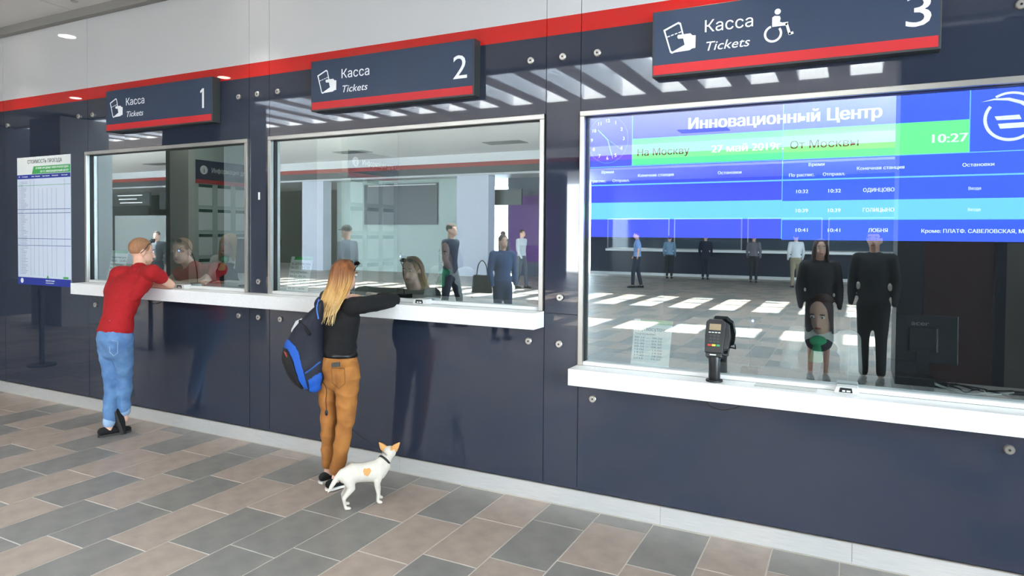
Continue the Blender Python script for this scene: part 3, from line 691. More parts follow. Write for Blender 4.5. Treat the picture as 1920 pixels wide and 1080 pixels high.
tag(MB().loft(tube(curve([(.89, .34, .91), (.97, .34, .90), (1.02, .33, 1.0), (.93, .33, 1.02), (.90, .33, .97), (.92, .36, .90)]), .006), 8).build('cable', BLACK, smooth=True), 'thick black looped cable rising at the far right of window 3', 'cable')
tag(box('desk_label', PAPER, .44, .53, .10, .13, .895, .897), 'white strip label on the desk behind window 3', 'label')
tag(MB().loft(tube(curve([(-.72, -.10, .815), (-.70, -.09, .77), (-.64, -.09, .755), (-.57, -.09, .775), (-.52, -.08, .815)]), .003), 8).build('cable', BLACK, smooth=True), 'thin black cable hanging under the low counter', 'cable')
tag(MB().loft(tube(curve([(-5.57, -.10, 1.135), (-5.55, -.09, 1.10), (-5.48, -.09, 1.09), (-5.41, -.09, 1.10), (-5.38, -.08, 1.135)]), .003), 8).build('cable', BLACK, smooth=True), 'thin black cable hanging under the long counter by the man', 'cable')

# card terminal on the low counter
def terminal():
    o = empty('card_terminal', 'black card terminal on a swivel stand on the low counter', 'terminal', (-.683, -.085, .9105)); k = []
    k.append(MB().cyl((0, 0, 0), (0, 0, .012), .046, 28).build('base', BLACK, bevel=.002))
    k.append(MB().loft([((0, 0, .01), .033, .028), ((0, 0, .08), .031, .026), ((0, 0, .16), .034, .028)], 16).build('pole', BLACK, smooth=True))
    R = Matrix.Translation((0, -.02, .16)) @ Matrix.Rotation(radians(-20), 4, 'X')
    def t(b, nm, M, bv=0): q = b.build(nm, M, bevel=bv); q.data.transform(R); k.append(q); return q
    t(MB().box(-.045, .042, -.004, .05, -.02, .02), 'cradle', BLACK, .004)
    t(MB().prism([(-.049, 0), (.049, 0), (.054, .10), (.052, .175), (.036, .192), (-.036, .192), (-.052, .175), (-.054, .10)], -.018, .022), 'body', BLACK, .004)
    t(MB().prism([(.045, .02), (.072, .03), (.082, .10), (.070, .17), (.04, .188)], -.004, .03), 'side_shield', BLACK, .003)
    t(MB().box(-.032, .030, -.0195, -.018, .128, .163), 'display', mat('lcd_ochre', (150, 132, 100), .3))
    b = MB()
    for q in range(4): b.box(-.034+q*.017, -.022+q*.017, -.0195, -.018, .112, .117)
    t(b, 'function_keys', PAPER)
    for q in range(3):
        for r in range(3): t(MB().box(-.028+q*.02, -.014+q*.02, -.0205, -.018, .058+r*.017, .068+r*.017), 'key', mat('key_grey', (52, 54, 56), .4))
    for q, M in enumerate((mat('key_red', (190, 50, 48), .4), mat('key_yellow', (226, 196, 60), .4), mat('key_green', (60, 150, 80), .4))):
        t(MB().box(-.034+q*.023, -.015+q*.023, -.021, -.018, .036, .047), 'key', M)
    t(MB().box(-.022, .012, -.006, -.004, -.012, -.006), 'label', PAPER)
    b = MB().stroke([(.042, .0), (.075, -.005), (.074, .02)], .006, .0, .008); t(b, 'handle_loop', BLACK)
    for q in k: q.parent = o
terminal()

# stanchion posts (their reflection shows in the panels)
def stanchion(x, y, label):
    o = empty('belt_stanchion', label, 'stanchion', (x, y, 0)); k = [MB().cyl((0, 0, 0), (0, 0, .02), .16, 28).build('base', BLACK), MB().cyl((0, 0, .02), (0, 0, .98), .03, 16).build('post', mat('post_black', (30, 30, 34), .3)),
    MB().cyl((0, 0, .9), (0, 0, 1.0), .036, 16).build('belt_head', BLACK)]
    for q in k: q.parent = o
stanchion(-9.25, -1.0, 'black belt stanchion near the fare poster, left of frame'); stanchion(-9.25, -2.5, 'black belt stanchion farther from the ticket wall')

# ------------------------------------------------------------------ people
def head(b, c, f, s=1.0, face=True):
    """head of about .235 s height centred at c, facing f (horizontal unit vector with any tilt)"""
    f = V(f).normalized(); side = f.cross(V((0, 0, 1))).normalized(); up = side.cross(f).normalized()
    Rm = Matrix((side, f, up)).transposed()
    P = lambda x, y, z: V(c)+side*x*s+f*y*s+up*z*s
    b.ell(P(0, -.012, .028), .076*s, .094*s, .088*s, Rm); b.ell(P(0, .022, -.045), .058*s, .068*s, .070*s, Rm)
    b.ell(P(0, .062, -.088), .028*s, .024*s, .022*s, Rm)
    b.loft([(P(0, .082, .012), .008*s, .008*s), (P(0, .096, -.018), .011*s, .010*s), (P(0, .105, -.036), .015*s, .011*s)], 10, side)
    for q in (-1, 1):
        b.ell(P(q*.079, -.008, -.010), .009*s, .020*s, .032*s, Rm, 10, 8); b.ell(P(q*.030, .082, -.068), .02*s, .008*s, .006*s, Rm, 8, 6)
    b.ell(P(0, .088, -.066), .024*s, .010*s, .008*s, Rm, 10, 6)
    return P, Rm
EYEW = mat('eye_white', (235, 232, 228), .3); EYED = mat('eye_dark', (40, 34, 32), .2); LIP = mat('lips', (186, 92, 92), .5)
def face_parts(P, Rm, s, o, hairM):
    b = MB(); d = MB(); br = MB()
    for q in (-1, 1):
        b.ell(P(q*.031, .080, .008), .014*s, .008*s, .008*s, Rm, 10, 8); d.ell(P(q*.031, .086, .008), .006*s, .005*s, .006*s, Rm, 8, 6)
        br.ell(P(q*.032, .086, .028), .018*s, .005*s, .004*s, Rm, 8, 6)
    b.build('eyes', EYEW, o, smooth=True); d.build('irises', EYED, o, smooth=True); br.build('eyebrows', hairM, o, smooth=True)
    MB().ell(P(0, .094, -.064), .022*s, .007*s, .007*s, Rm, 10, 6).build('lips', LIP, o, smooth=True)
def hand(b, w, d, n, s=1.0, side=1, curl=.5):
    """palm at w pointing along d, back of hand normal n"""
    d = V(d).normalized(); n = (V(n)-d*V(n).dot(d)).normalized(); l = d.cross(n)*side
    b.loft([(w, .022*s, .015*s), (w+d*.03*s, .034*s, .014*s), (w+d*.075*s, .040*s, .013*s)], 12, l)
    for i, L in enumerate((.060, .072, .078, .070)):
        st_ = w+d*.075*s+l*(-.031+.0205*i)*s; a = curl*.5; p1 = st_+(d*cos(a)-n*sin(a))*L*.5*s; a = curl*1.1; p2 = p1+(d*cos(a)-n*sin(a))*L*.3*s; a = curl*1.8; p3 = p2+(d*cos(a)-n*sin(a))*L*.22*s
        b.loft([(st_, .0088*s, .0088*s), (p1, .0083*s, .0083*s), (p2, .0075*s, .0075*s), (p3, .0065*s, .0065*s)], 8)
    t0 = w+d*.02*s+l*.025*s; t1 = t0+(d*.6+l*.7-n*.3).normalized()*.042*s; t2 = t1+(d*.85+l*.3-n*.45).normalized()*.032*s
    b.loft([(t0, .014*s, .012*s), (t1, .0105*s, .0105*s), (t2, .009*s, .009*s)], 8)
def shoe(b, ank, d, s=1.0, up=V((0, 0, 1))):
    d = V(d).normalized(); side = d.cross(up)
    z = up
    b.loft([(ank-d*.056*s-z*.040*s, .032*s, .034*s), (ank+d*.02*s-z*.04*s, .036*s, .036*s), (ank+d*.09*s-z*.050*s, .043*s, .026*s), (ank+d*.155*s-z*.055*s, .036*s, .02*s)], 12, side)
def sole(b, ank, d, s=1.0, up=V((0, 0, 1)), t=.0075):
    d = V(d).normalized(); side = d.cross(up).normalized(); base = ank-up*.083*s
    pts = [(-.085, .0), (-.078, .026), (-.04, .034), (.02, .032), (.08, .043), (.13, .040), (.168, .022), (.178, 0), (.168, -.022), (.13, -.040), (.08, -.043), (.02, -.032), (-.04, -.034), (-.078, -.026)]
    a = [b.b.verts.new(base+d*x*s+side*y*s) for x, y in pts]; c = [b.b.verts.new(base+up*t*2+d*x*s+side*y*s) for x, y in pts]
    b.b.faces.new(a[::-1]); b.b.faces.new(c); n = len(a)
    for i in range(n): b.b.faces.new((a[i], a[(i+1) % n], c[(i+1) % n], c[i]))

def person(label, J, f, cols, s=1.0, vox=.012, hair='short', group=None, sleeve='long', top='shirt', trw=1.0, slim=1.0, chw=1.0, slf=.62, topz=.03, wr=0, hem=.035, extra=(), facef=None, skirt=False, handed=True, headtilt=0, eyes=True, shoesoleM=None, cuff=False, topr=1.0):
    """J: dict of joints. cols: top, trousers, shoes, hair, skin"""
    o = empty('person', label, 'person', J['pelvis'], group); f = V(f).normalized(); side = f.cross(V((0, 0, 1))).normalized()
    k = []
    J = {a: V(b) for a, b in J.items()}
    g = s*slim
    b = MB()
    # body
    b.loft([(J['pelvis']-V((0, 0, .03)), .145*g, .10*s), (J['waist'], .118*g, .085*s), (J['chest'], .140*g, .095*s), (J['neck']-V((0, 0, .10*s)), .115*g, .07*s)], 18, side)
    b.loft([(J['neck']-V((0, 0, .07*s)), .055*s, .055*s), (J['head']-V((0, 0, .05*s))-f*.02, .052*s, .054*s)], 14, side)
    P, Rm = head(b, J['head'], facef or f, s)
    for q in 'LR':
        b.loft([(J['sh'+q], .048*s, .05*s), (J['sh'+q].lerp(J['el'+q], .5), .042*s, .042*s), (J['el'+q], .036*s, .036*s)], 12)
        b.loft([(J['el'+q], .037*s, .037*s), (J['el'+q].lerp(J['wr'+q], .35), .036*s, .036*s), (J['wr'+q], .024*s, .024*s)], 12)
        if handed: hand(b, J['wr'+q], J.get('hd'+q, J['wr'+q]-J['el'+q]), J.get('hn'+q, V((0, 0, 1))), s, 1 if q == 'L' else -1, .45)
        if 'an'+q in J:
            b.loft([(J['hip'+q], .066*s, .066*s), (J['kn'+q], .043*s, .043*s), (J['kn'+q].lerp(J['an'+q], .3), .041*s, .041*s), (J['an'+q], .032*s, .032*s)], 12)
            b.loft([(J['an'+q], .034*s, .034*s), (J['an'+q]-V((0, 0, .04*s)), .036*s, .034*s)], 10)
    k.append(b.build('body', cols['skin'], remesh=min(vox, .0085) if handed and vox < .012 else vox, sm=3))
    # top
    b = MB(); t = .014
    tr = topr
    b.loft([(J['pelvis']+V((0, 0, topz)), (.15*g+t)*tr*(1 if topz < .05 else .86), (.105*s+t)*tr), (J['waist'], (.124*g+t)*tr, (.095*s+t)*tr), (J['chest'], (.155*g+t)*chw, .108*s+t), (J['neck']-V((0, 0, .105*s)), (.150*g+t)*chw, .088*s+t), (J['neck']-V((0, 0, .07*s)), .110*g+t, .072*s+t), (J['neck']-V((0, 0, .045*s)), .056*s+t, .056*s+t)], 22, side)
    for e_ in extra: b.loft(e_, 14)
    for q in 'LR': b.loft([(J['neck']-V((0, 0, .075*s)), .056*s, .056*s), (J['sh'+q], .060*s+t*.7, .060*s+t*.7)], 14)
    for q in 'LR':
        e = J['el'+q] if sleeve == 'long' else J['sh'+q].lerp(J['el'+q], slf)
        b.loft([(J['sh'+q], .056*s+t*.7, .056*s+t*.7), (J['sh'+q].lerp(e, .5), .050*s+t*.8, .050*s+t*.8), (e, .043*s+t*(.6 if sleeve == 'long' else 1.3), .043*s+t*(.6 if sleeve == 'long' else 1.3))], 14)
        if sleeve == 'long': b.loft([(e, .045*s+t*.5, .045*s+t*.5), (e.lerp(J['wr'+q], .5), .039*s+t*.5, .039*s+t*.5), (J['wr'+q]-(J['wr'+q]-e).normalized()*.012, .029*s+t*.4, .029*s+t*.4)], 12)
    k.append(b.build(top, cols['top'], remesh=vox, sm=5, wr=wr*.6))
    # trousers
    if 'anL' in J:
        b = MB()
        b.loft([(J['pelvis']+V((0, 0, .07*s)), .128*g+.012, .095*s+.012), (J['pelvis']-V((0, 0, .03*s)), .158*g+.01, .115*s+.012), ((J['hipL']+J['hipR'])/2-V((0, 0, .05*s)), .14*g, .10*s)], 18, side)
        for q in 'LR':
            if not skirt:
                b.loft([(J['hip'+q], .094*s*trw, .10*s*trw), (J['hip'+q].lerp(J['kn'+q], .5), .080*s*trw, .084*s*trw), (J['kn'+q], .064*s*trw, .066*s*trw), (J['kn'+q].lerp(J['an'+q], .45), .058*s*trw, .060*s*trw), (J['an'+q]+(J['kn'+q]-J['an'+q]).normalized()*hem*s, .052*s*trw, .056*s*trw)], 14, side)
        if skirt: b.loft([(J['pelvis']-V((0, 0, .02)), .165*g, .13*s), ((J['knL']+J['knR'])/2, .17*g, .15*s)], 18, side)
        k.append(b.build('trousers' if not skirt else 'skirt', cols['trousers'], remesh=vox, sm=5, wr=wr))
        for q in 'LR':
            up = J.get('up'+q, V((0, 0, 1))); b = MB(); shoe(b, J['an'+q], J.get('toe'+q, f), s, up); k.append(b.build('shoe', cols['shoes'], remesh=.008, sm=3))
            b = MB(); sole(b, J['an'+q], J.get('toe'+q, f), s, up); so_ = b.build('sole', shoesoleM or BLACK); so_.parent = k[-1]
    # hair
    if hair == 'short':
        b = MB(); b.ell(P(0, -.018, .036), .081*s, .095*s, .088*s, Rm)
        q = b.build('hair', cols['hair'], remesh=.010, sm=1)
        fw = (V(facef) if facef else f).normalized(); bmm = bmesh.new(); bmm.from_mesh(q.data)
        dl_ = [v for v in bmm.verts if (v.co-P(0, 0, 0)).dot(fw) > .045*s and (v.co-P(0, 0, 0)).z < .055*s or (v.co-P(0, 0, 0)).z < -.022*s]
        bmesh.ops.delete(bmm, geom=dl_, context='VERTS'); bmm.to_mesh(q.data); bmm.free(); k.append(q)
    elif hair == 'long':
        b = MB(); b.ell(P(0, -.022, .036), .086*s, .094*s, .086*s, Rm)
        b.loft([(P(0, -.045, .03), .088*s, .065*s), (P(0, -.06, -.08), .095*s, .05*s), (P(0, -.065, -.19), .09*s, .035*s)], 14, side)
        for q_ in (-1, 1): b.loft([(P(q_*.066, -.0, .03), .022*s, .05*s), (P(q_*.078, .01, -.07), .02*s, .04*s), (P(q_*.08, .02, -.16), .018*s, .03*s)], 10, side)
        k.append(b.build('hair', cols['hair'], remesh=.010, sm=2))
    elif hair == 'bun':
        b = MB(); b.ell(P(0, -.02, .036), .082*s, .092*s, .088*s, Rm); b.ell(P(0, -.12, .04), .04*s, .04*s, .04*s)
        k.append(b.build('hair', cols['hair'], remesh=.010, sm=2))
    elif hair == 'cap':
        b = MB(); b.ell(P(0, -.012, .05), .085*s, .102*s, .080*s, Rm); b.loft([(P(0, .06, .045), .07*s, .012*s), (P(0, .15, .035), .055*s, .010*s)], 12, side)
        k.append(b.build('cap', cols['hair'], remesh=.010, sm=1))
    o['_P'] = 0
    del o['_P']
    for q in k: keep(q, o)
    if eyes:
        a = empty('tmp'); face_parts(P, Rm, s, a, cols['hair'])
        for q in list(a.children): keep(q, o)
        bpy.data.objects.remove(a)
    return o, P, Rm, k

def stand(x, y, ang, h=1.75, walk=0, lean=0):
    """joints of a standing or walking figure; ang = heading in degrees from +x"""
    s = h/1.75; f = V((cos(radians(ang)), sin(radians(ang)), 0)); r = f.cross(V((0, 0, 1))); b = V((x, y, 0)); z = lambda q: V((0, 0, q*s))
    J = dict(pelvis=b+z(.95), waist=b+z(1.10)+f*lean*.1, chest=b+z(1.30)+f*lean*.25, neck=b+z(1.50)+f*lean*.4, head=b+z(1.635)+f*(.03+lean*.5))
    for q, sg in (('L', -1), ('R', 1)):
        w_ = walk*sg
        J['hip'+q] = b+r*sg*.085*s+z(.90); J['kn'+q] = b+r*sg*.09*s+z(.50)+f*(.04+w_*.16)*s; J['an'+q] = b+r*sg*.09*s+z(.085)+f*(w_*.30)*s
        J['sh'+q] = b+r*sg*.175*s+z(1.42)+f*lean*.33; J['el'+q] = b+r*sg*.23*s+z(1.14)+f*(-w_*.12-.02+lean*.3)*s; J['wr'+q] = b+r*sg*.22*s+z(.90)+f*(.08-w_*.25+lean*.3)*s
    return J, f, s

def cset(t, tr, sh=(24, 24, 26), hr=(60, 44, 34), sk=SKIN):
    m_ = lambda c, r=.85: mat('cloth_%d_%d_%d' % c, c, r, noise=.12, nscale=60)
    return dict(top=m_(t), trousers=m_(tr), shoes=m_(sh, .6), hair=m_(hr, .6), skin=sk)
GRP = 'people in the hall seen reflected in the glass'
def passer(x, y, ang, h, t, tr, label, hair='short', walk=0, sleeve='long', hr=(60, 44, 34), skirt=False, top='shirt', lean=0):
    J, f, s = stand(x, y, ang, h, walk, lean)
    return person(label, J, f, cset(t, tr, hr=hr), s, .02, hair, GRP, sleeve, top, handed=False, skirt=skirt)
passer(-6.75, -6.75, 0, 1.93, (44, 50, 66), (40, 44, 58), 'man in dark suit walking right, reflected in window 2', walk=.5, top='jacket')
passer(-5.2, -5.9, 40, 1.72, (40, 66, 110), (36, 50, 84), 'woman in blue jacket with dark bag, reflected in window 2', 'bun', walk=.15, hr=(60, 30, 24), top='jacket')
passer(-9.6, -15.6, 10, 1.9, (196, 200, 206), (90, 96, 108), 'man in pale shirt walking far off, reflected in window 2', walk=.4)
passer(-10.9, -16.8, 190, 1.85, (40, 44, 52), (40, 44, 52), 'person in dark clothes beside the pale-shirted man', walk=.2)
passer(-8.5, -5.9, 180, 1.88, (112, 116, 126), (44, 46, 52), 'man in cap and grey jacket, reflected in window 2', 'cap', walk=.2, hr=(90, 88, 80))
passer(-6.4, -17.8, 170, 1.88, (126, 160, 216), (36, 42, 60), 'man in light blue shirt, reflected in window 3', walk=.4, sleeve='short')
passer(-3.35, -22.7, 270, 1.8, (110, 106, 116), (34, 34, 40), 'person in grey top at the far counter')
passer(-1.75, -20.8, 250, 1.85, (214, 216, 220), (142, 130, 106), 'person in white shirt and tan trousers, far across the hall')
passer(-5.3, -23.6, 270, 1.8, (24, 34, 56), (24, 34, 50), 'person in dark blue clothes at the far counter')
passer(-6.7, -23.4, 270, 1.75, (120, 150, 176), (36, 38, 44), 'person in pale blue top at the far counter')
passer(-16.6, -10.5, 200, 1.8, (160, 190, 226), (50, 52, 60), 'person in pale blue shirt at the left of window 2 reflection')
passer(-15.2, -10.0, 220, 1.75, (34, 34, 38), (34, 34, 38), 'person in black at the left of window 2 reflection')
passer(-14.2, -7.6, 20, 1.75, (120, 150, 200), (60, 64, 80), 'person in blue shirt, reflected in window 1')
passer(-16.1, -7.4, 60, 1.75, (60, 62, 66), (40, 42, 48), 'person in dark jacket, reflected in window 1')
passer(.22, -5.0, 100, 1.82, (34, 36, 40), (38, 38, 42), 'photographer in dark clothes standing before the pillar', top='jacket')
passer(-.36, -4.90, 80, 1.70, (40, 36, 40), (52, 50, 54), 'person in dark top and knee-length skirt beside the photographer', 'long', hr=(66, 34, 26), skirt=True)
def handbag(loc, w_, h_, M, label):
    o = empty('handbag', label, 'handbag', loc)
    q = [MB().prism([(-w_/2, 0), (w_/2, 0), (w_*.42, h_), (-w_*.42, h_)], -.06, .06).build('bag', M, bevel=.01), MB().loft(tube(curve([(-w_*.3, 0, h_), (-w_*.22, 0, h_+.16), (0, 0, h_+.24), (w_*.22, 0, h_+.16), (w_*.3, 0, h_)]), .01), 8).build('handle', M, smooth=True)]
    for x in q: x.parent = o
handbag((-5.52, -5.78, .75), .34, .30, mat('dark_leather', (44, 44, 48), .5), 'dark shoulder bag beside the woman in blue')
handbag((-9.75, -14.9, .01), .5, .5, PAPER, 'white carrier bag on the hall floor near the pale-shirted man')

# clerks seated behind the glass
def clerk(x, y, z, f, label, hr, hair='long', s=.97):
    f = V(f).normalized(); r = f.cross(V((0, 0, 1))); b = V((x, y, z)); q = lambda a, c, d: b+r*a+f*c+V((0, 0, d))
    J = dict(pelvis=q(0, 0, -.55), waist=q(0, .01, -.42), chest=q(0, .02, -.25), neck=q(0, .04, -.10), head=q(0, .07, .02))
    for n, sg in (('L', -1), ('R', 1)):
        J['sh'+n] = q(sg*.165, .03, -.15); J['el'+n] = q(sg*.21, .10, -.40); J['wr'+n] = q(sg*.12, .29, -.355)
    cs = cset((238, 238, 236), (30, 30, 36), hr=hr)
    o, P, Rm, k = person(label, J, f, cs, s, .012, hair, None, 'long', 'blouse')
    bb = MB(); bb.loft([(J['pelvis'], .15, .135), (J['waist'], .142, .125), (J['chest'], .16, .137)], 18, r); keep(bb.build('waistcoat', cs['trousers'], remesh=.012, sm=4), o)
    bb = MB(); bb.ell(J['neck']+f*.085+V((0, 0, -.03)), .05, .03, .035); bb.loft([(J['neck']+f*.10-V((0, 0, .04)), .02, .012), (J['chest']+f*.155+V((0, 0, .02)), .045, .012)], 10, r)
    keep(bb.build('scarf', mat('scarf_green', (40, 170, 110), .6), smooth=True), o)
    return o
p1 = at(436, 462, .95); clerk(p1.x, p1.y, p1.z, (.25, -1, -.0), 'blonde clerk in dark waistcoat and white blouse behind window 1', (196, 164, 120))
p2 = at(852, 478, .85); clerk(p2.x, p2.y, p2.z, (-.15, -1, -.1), 'dark-haired clerk with green scarf behind window 2', (50, 36, 32))
p3 = at(1546, 585, .72); clerk(p3.x, p3.y, p3.z, (-.25, -1, -.35), 'clerk with green scarf bending over the desk of window 3', (64, 34, 26))

# ------------------------------------------------------------------ the man in red
red = mat('red_polo_knit', (168, 10, 18), .85, noise=.12, nscale=40, bump=.15)
jeans = mat('washed_denim', (104, 142, 184), .85, noise=.3, nscale=9, rgb2=(78, 114, 160), bump=.25)
mf = V((.12, 1, 0)).normalized()
J = dict(pelvis=at(216, 628, -.46), waist=at(222, 592, -.42), chest=at(233, 545, -.33), neck=at(262, 497, -.235), head=at(266, 472, -.165),
 shL=at(222, 513, -.30), shR=at(287, 511, -.30), elL=at(256, 526, -.13), elR=at(320, 537, -.12),
 hipL=at(203, 642, -.46), hipR=at(229, 643, -.46), knL=at(209, 716, -.43), knR=at(235, 712, -.36), anL=at(204, 797, -.44), anR=at(233, 776, -.33))
J['elR'].z = 1.270; J['elL'].z = 1.270
J['wrR'] = V((J['elR'].x-.235, -.115, 1.262)); J['wrL'] = V((J['elL'].x+.16, -.065, 1.262))
J['hdR'] = V((-1, .1, 0)); J['hdL'] = V((1, .2, 0))
J['anL'].z = .085
J['toeL'] = V((.25, 1, 0)); J['toeR'] = V((.12, .25, -1)); J['upR'] = V((.1, .97, .25)).normalized()
mc = dict(top=red, trousers=jeans, shoes=mat('black_suede', (18, 18, 20), .9), hair=mat('sandy_hair', (164, 118, 84), .8, noise=.25, nscale=90), skin=SKIN)
man, MP, MR, mk = person('man in red polo shirt and blue jeans leaning on the counter at window 1', J, mf, mc, 1.0, .009, 'short', sleeve='short', top='polo_shirt', facef=(.35, 1, -.12), trw=.86, slim=1.08, chw=1.24, slf=.40, wr=.007, extra=[[(at(221, 516, -.28), .065, .065), (at(212, 548, -.34), .075, .075), (at(214, 580, -.39), .075, .075)], [(at(278, 516, -.28), .055, .055), (at(254, 552, -.36), .06, .06)]], shoesoleM=mat('rubber_sole', (58, 56, 54), .8), topr=1.0)
cuffM = mat('turned_denim', (150, 176, 206), .9)
for q in 'LR':
    a = J['an'+q]; dd_ = (J['kn'+q]-a).normalized(); b = MB(); b.loft([(a+dd_*.026, .047, .049), (a+dd_*.052, .047, .049)], 16); keep(b.build('turn_up', cuffM, smooth=True), man)
b = MB(); c0 = J['neck']-V((0, 0, .030)); b.loft([(c0-V((0, .0, .012)), .082, .078), (c0+V((0, .01, .012)), .068, .068)], 18, cap=False); keep(b.build('collar', red, smooth=True), man)
# back pocket outlines on the jeans
pk = at(212, 650, -.565); b = MB()
for (a0, a1) in (((-.055, .05), (.055, .045)), ((.055, .045), (.05, -.05)), ((.05, -.05), (0, -.075)), ((0, -.075), (-.05, -.05)), ((-.05, -.05), (-.055, .05))):
    b.cap_(V((pk.x+a0[0], pk.y+.004, pk.z+a0[1])), V((pk.x+a1[0], pk.y+.004, pk.z+a1[1])), .0025, n=6)
keep(b.build('pocket_stitching', mat('stitch_pale', (150, 170, 196), .9)), man)
# sunglasses pushed up on the head
def shades(P, label, w_=.074, z0=.075, y0=.055):
    o = empty('sunglasses', label, 'sunglasses', P(0, 0, .1)); k = []
    for q in (-1, 1):
        b = MB(); pts = [P(q*.034+.028*cos(a*pi/6), y0+.024-.0*a, z0+.03+.018*sin(a*pi/6)) for a in range(12)]
        vs_ = [b.b.verts.new(p) for p in pts]; vs2 = [b.b.verts.new(p-(P(0, 1, 0)-P(0, 0, 0))*.006) for p in pts]
        b.b.faces.new(vs_); b.b.faces.new(vs2[::-1])
        for i in range(12): b.b.faces.new((vs_[i], vs_[(i+1) % 12], vs2[(i+1) % 12], vs2[i]))
        k.append(b.build('lens', mat('lens_black', (10, 10, 12), .1)))
        b = MB(); b.loft(tube([P(q*.070, y0+.02, z0+.03), P(q*.083, y0-.03, z0-.005), P(q*.086, -.01, .008), P(q*.085, -.03, -.012)], .0035), 6); k.append(b.build('temple', BLACK))
    for x in k: keep(x, o)
shades(MP, 'black sunglasses pushed up on the head of the man in red')

# ------------------------------------------------------------------ the woman
blk = mat('black_knit_sweater', (14, 14, 16), .9, noise=.2, nscale=60, bump=.15)
tan = mat('camel_corduroy', (176, 116, 54), .85, noise=.22, nscale=8, rgb2=(150, 94, 42), bump=.3)
wf = V((0, 1, 0))
Yw = -.44
J = dict(pelvis=at(637, 684, Yw), waist=at(636, 648, Yw+.01), chest=at(637, 604, Yw+.02), neck=at(643, 563, Yw+.04), head=at(647, 516, Yw+.08),
 shL=at(611, 575, Yw+.02), shR=at(664, 574, Yw+.0), elL=at(612, 602, -.16), elR=at(738, 571, -.14),
 hipL=at(620, 695, Yw), hipR=at(652, 697, Yw-.02), knL=at(617, 790, Yw+.02), knR=at(648, 790, Yw-.01), anL=at(616, 880, Yw+.05), anR=at(630, 893, Yw-.03))
J['elR'].z = 1.258; J['elL'].z = 1.264
J['wrR'] = V((J['elR'].x-.20, -.06, 1.265)); J['wrL'] = V((J['elL'].x+.14, -.07, 1.265)); J['hdR'] = V((-1, .1, 0)); J['hdL'] = V((1, .1, 0))
J['anL'].z = .085; J['anR'].z = .085; J['toeL'] = V((.15, 1, 0)); J['toeR'] = V((.3, 1, 0))
J['neck'].z += .004
wc = dict(top=blk, trousers=tan, shoes=mat('black_canvas', (22, 22, 24), .9), hair=mat('hair_base', (120, 78, 44), .6), skin=SKIN)
wom, WP, WR, wk = person('woman in black sweater and camel trousers leaning on the counter', J, wf, wc, .90, .009, 'none', top='sweater', trw=.98, slim=.92, topz=.105, wr=.008, hem=.062, facef=(.1, 1, -.12), shoesoleM=mat('white_rubber', (226, 222, 212), .7))
# ombre hair: roots brown, ends blond
def ombre():
    M = bpy.data.materials.new('ombre_hair'); M.use_nodes = True; nt = M.node_tree; n = nt.nodes; b = n['Principled BSDF']; b.inputs['Roughness'].default_value = .45
    tc = n.new('ShaderNodeTexCoord'); s_ = n.new('ShaderNodeSeparateXYZ'); nt.links.new(tc.outputs['Object'], s_.inputs[0])
    nz = n.new('ShaderNodeTexNoise'); nz.inputs['Scale'].default_value = 34; mp = n.new('ShaderNodeMapping'); mp.inputs['Scale'].default_value = (1, 1, .08)
    nt.links.new(tc.outputs['Object'], mp.inputs[0]); nt.links.new(mp.outputs[0], nz.inputs['Vector'])
    ad = n.new('ShaderNodeMath'); ad.operation = 'MULTIPLY_ADD'; ad.inputs[1].default_value = .28; nt.links.new(nz.outputs[0], ad.inputs[0]); nt.links.new(s_.outputs[2], ad.inputs[2])
    cr = n.new('ShaderNodeValToRGB'); mr = n.new('ShaderNodeMapRange'); mr.inputs[1].default_value = 1.22; mr.inputs[2].default_value = 1.74
    nt.links.new(ad.outputs[0], mr.inputs[0]); nt.links.new(mr.outputs[0], cr.inputs[0])
    e = cr.color_ramp.elements; e[0].color = (*lin((232, 204, 150)), 1); e[1].color = (*lin((84, 46, 26)), 1); e[1].position = 1
    q = e.new(.45); q.color = (*lin((216, 170, 100)), 1); q = e.new(.72); q.color = (*lin((150, 92, 48)), 1)
    nt.links.new(cr.outputs[0], b.inputs['Base Color']); return M
b = MB(); s_ = .9
b.ell(WP(0, -.02, .036), .087*s_, .094*s_, .088*s_, WR)
b.loft([(WP(0, -.05, .03), .086*s_, .06*s_), (WP(0, -.07, -.08), .092*s_, .045*s_), (WP(0, -.085, -.20), .085*s_, .03*s_), (WP(-.005, -.115, -.32), .06*s_, .02*s_)], 16, V((1, 0, 0)))
OMB = ombre()
hb = b.build('hair', OMB, remesh=.009, sm=2); keep(hb, wom)
b = MB(); rr = random.Random(11)
for i in range(190):
    a = rr.uniform(-1.75, 1.75); e0 = rr.uniform(.0, .8)      # angle around the back of the head
    x0, y0 = sin(a)*.085, -cos(a)*.088-.018
    ln = rr.uniform(.28, .42) if abs(a) < 1.2 else rr.uniform(.24, .34)
    top = WP(x0*.45*(1-e0*.2), y0*.45, .118-.02*e0); P1 = WP(x0*(1.0), y0*1.02, .05); P2 = WP(x0*1.10+rr.uniform(-.01, .01), y0*1.0-.012, -.06)
    P3 = WP(x0*1.12+rr.uniform(-.02, .02), min(y0*.6-.05, -.05)-.03, -.17); P4 = WP(x0*1.0+rr.uniform(-.03, .03), min(y0*.5-.07, -.07)-.055+rr.uniform(-.01, .01), -ln+.04)
    pts = curve([top, P1, P2, P3, P4], 4); n_ = len(pts)
    b.loft([(p, .006*(1-.8*(j/(n_-1))**2), .003*(1-.7*(j/(n_-1))**2)) for j, p in enumerate(pts)], 5, cap=False)
keep(b.build('hair_strands', OMB, smooth=True), wom)
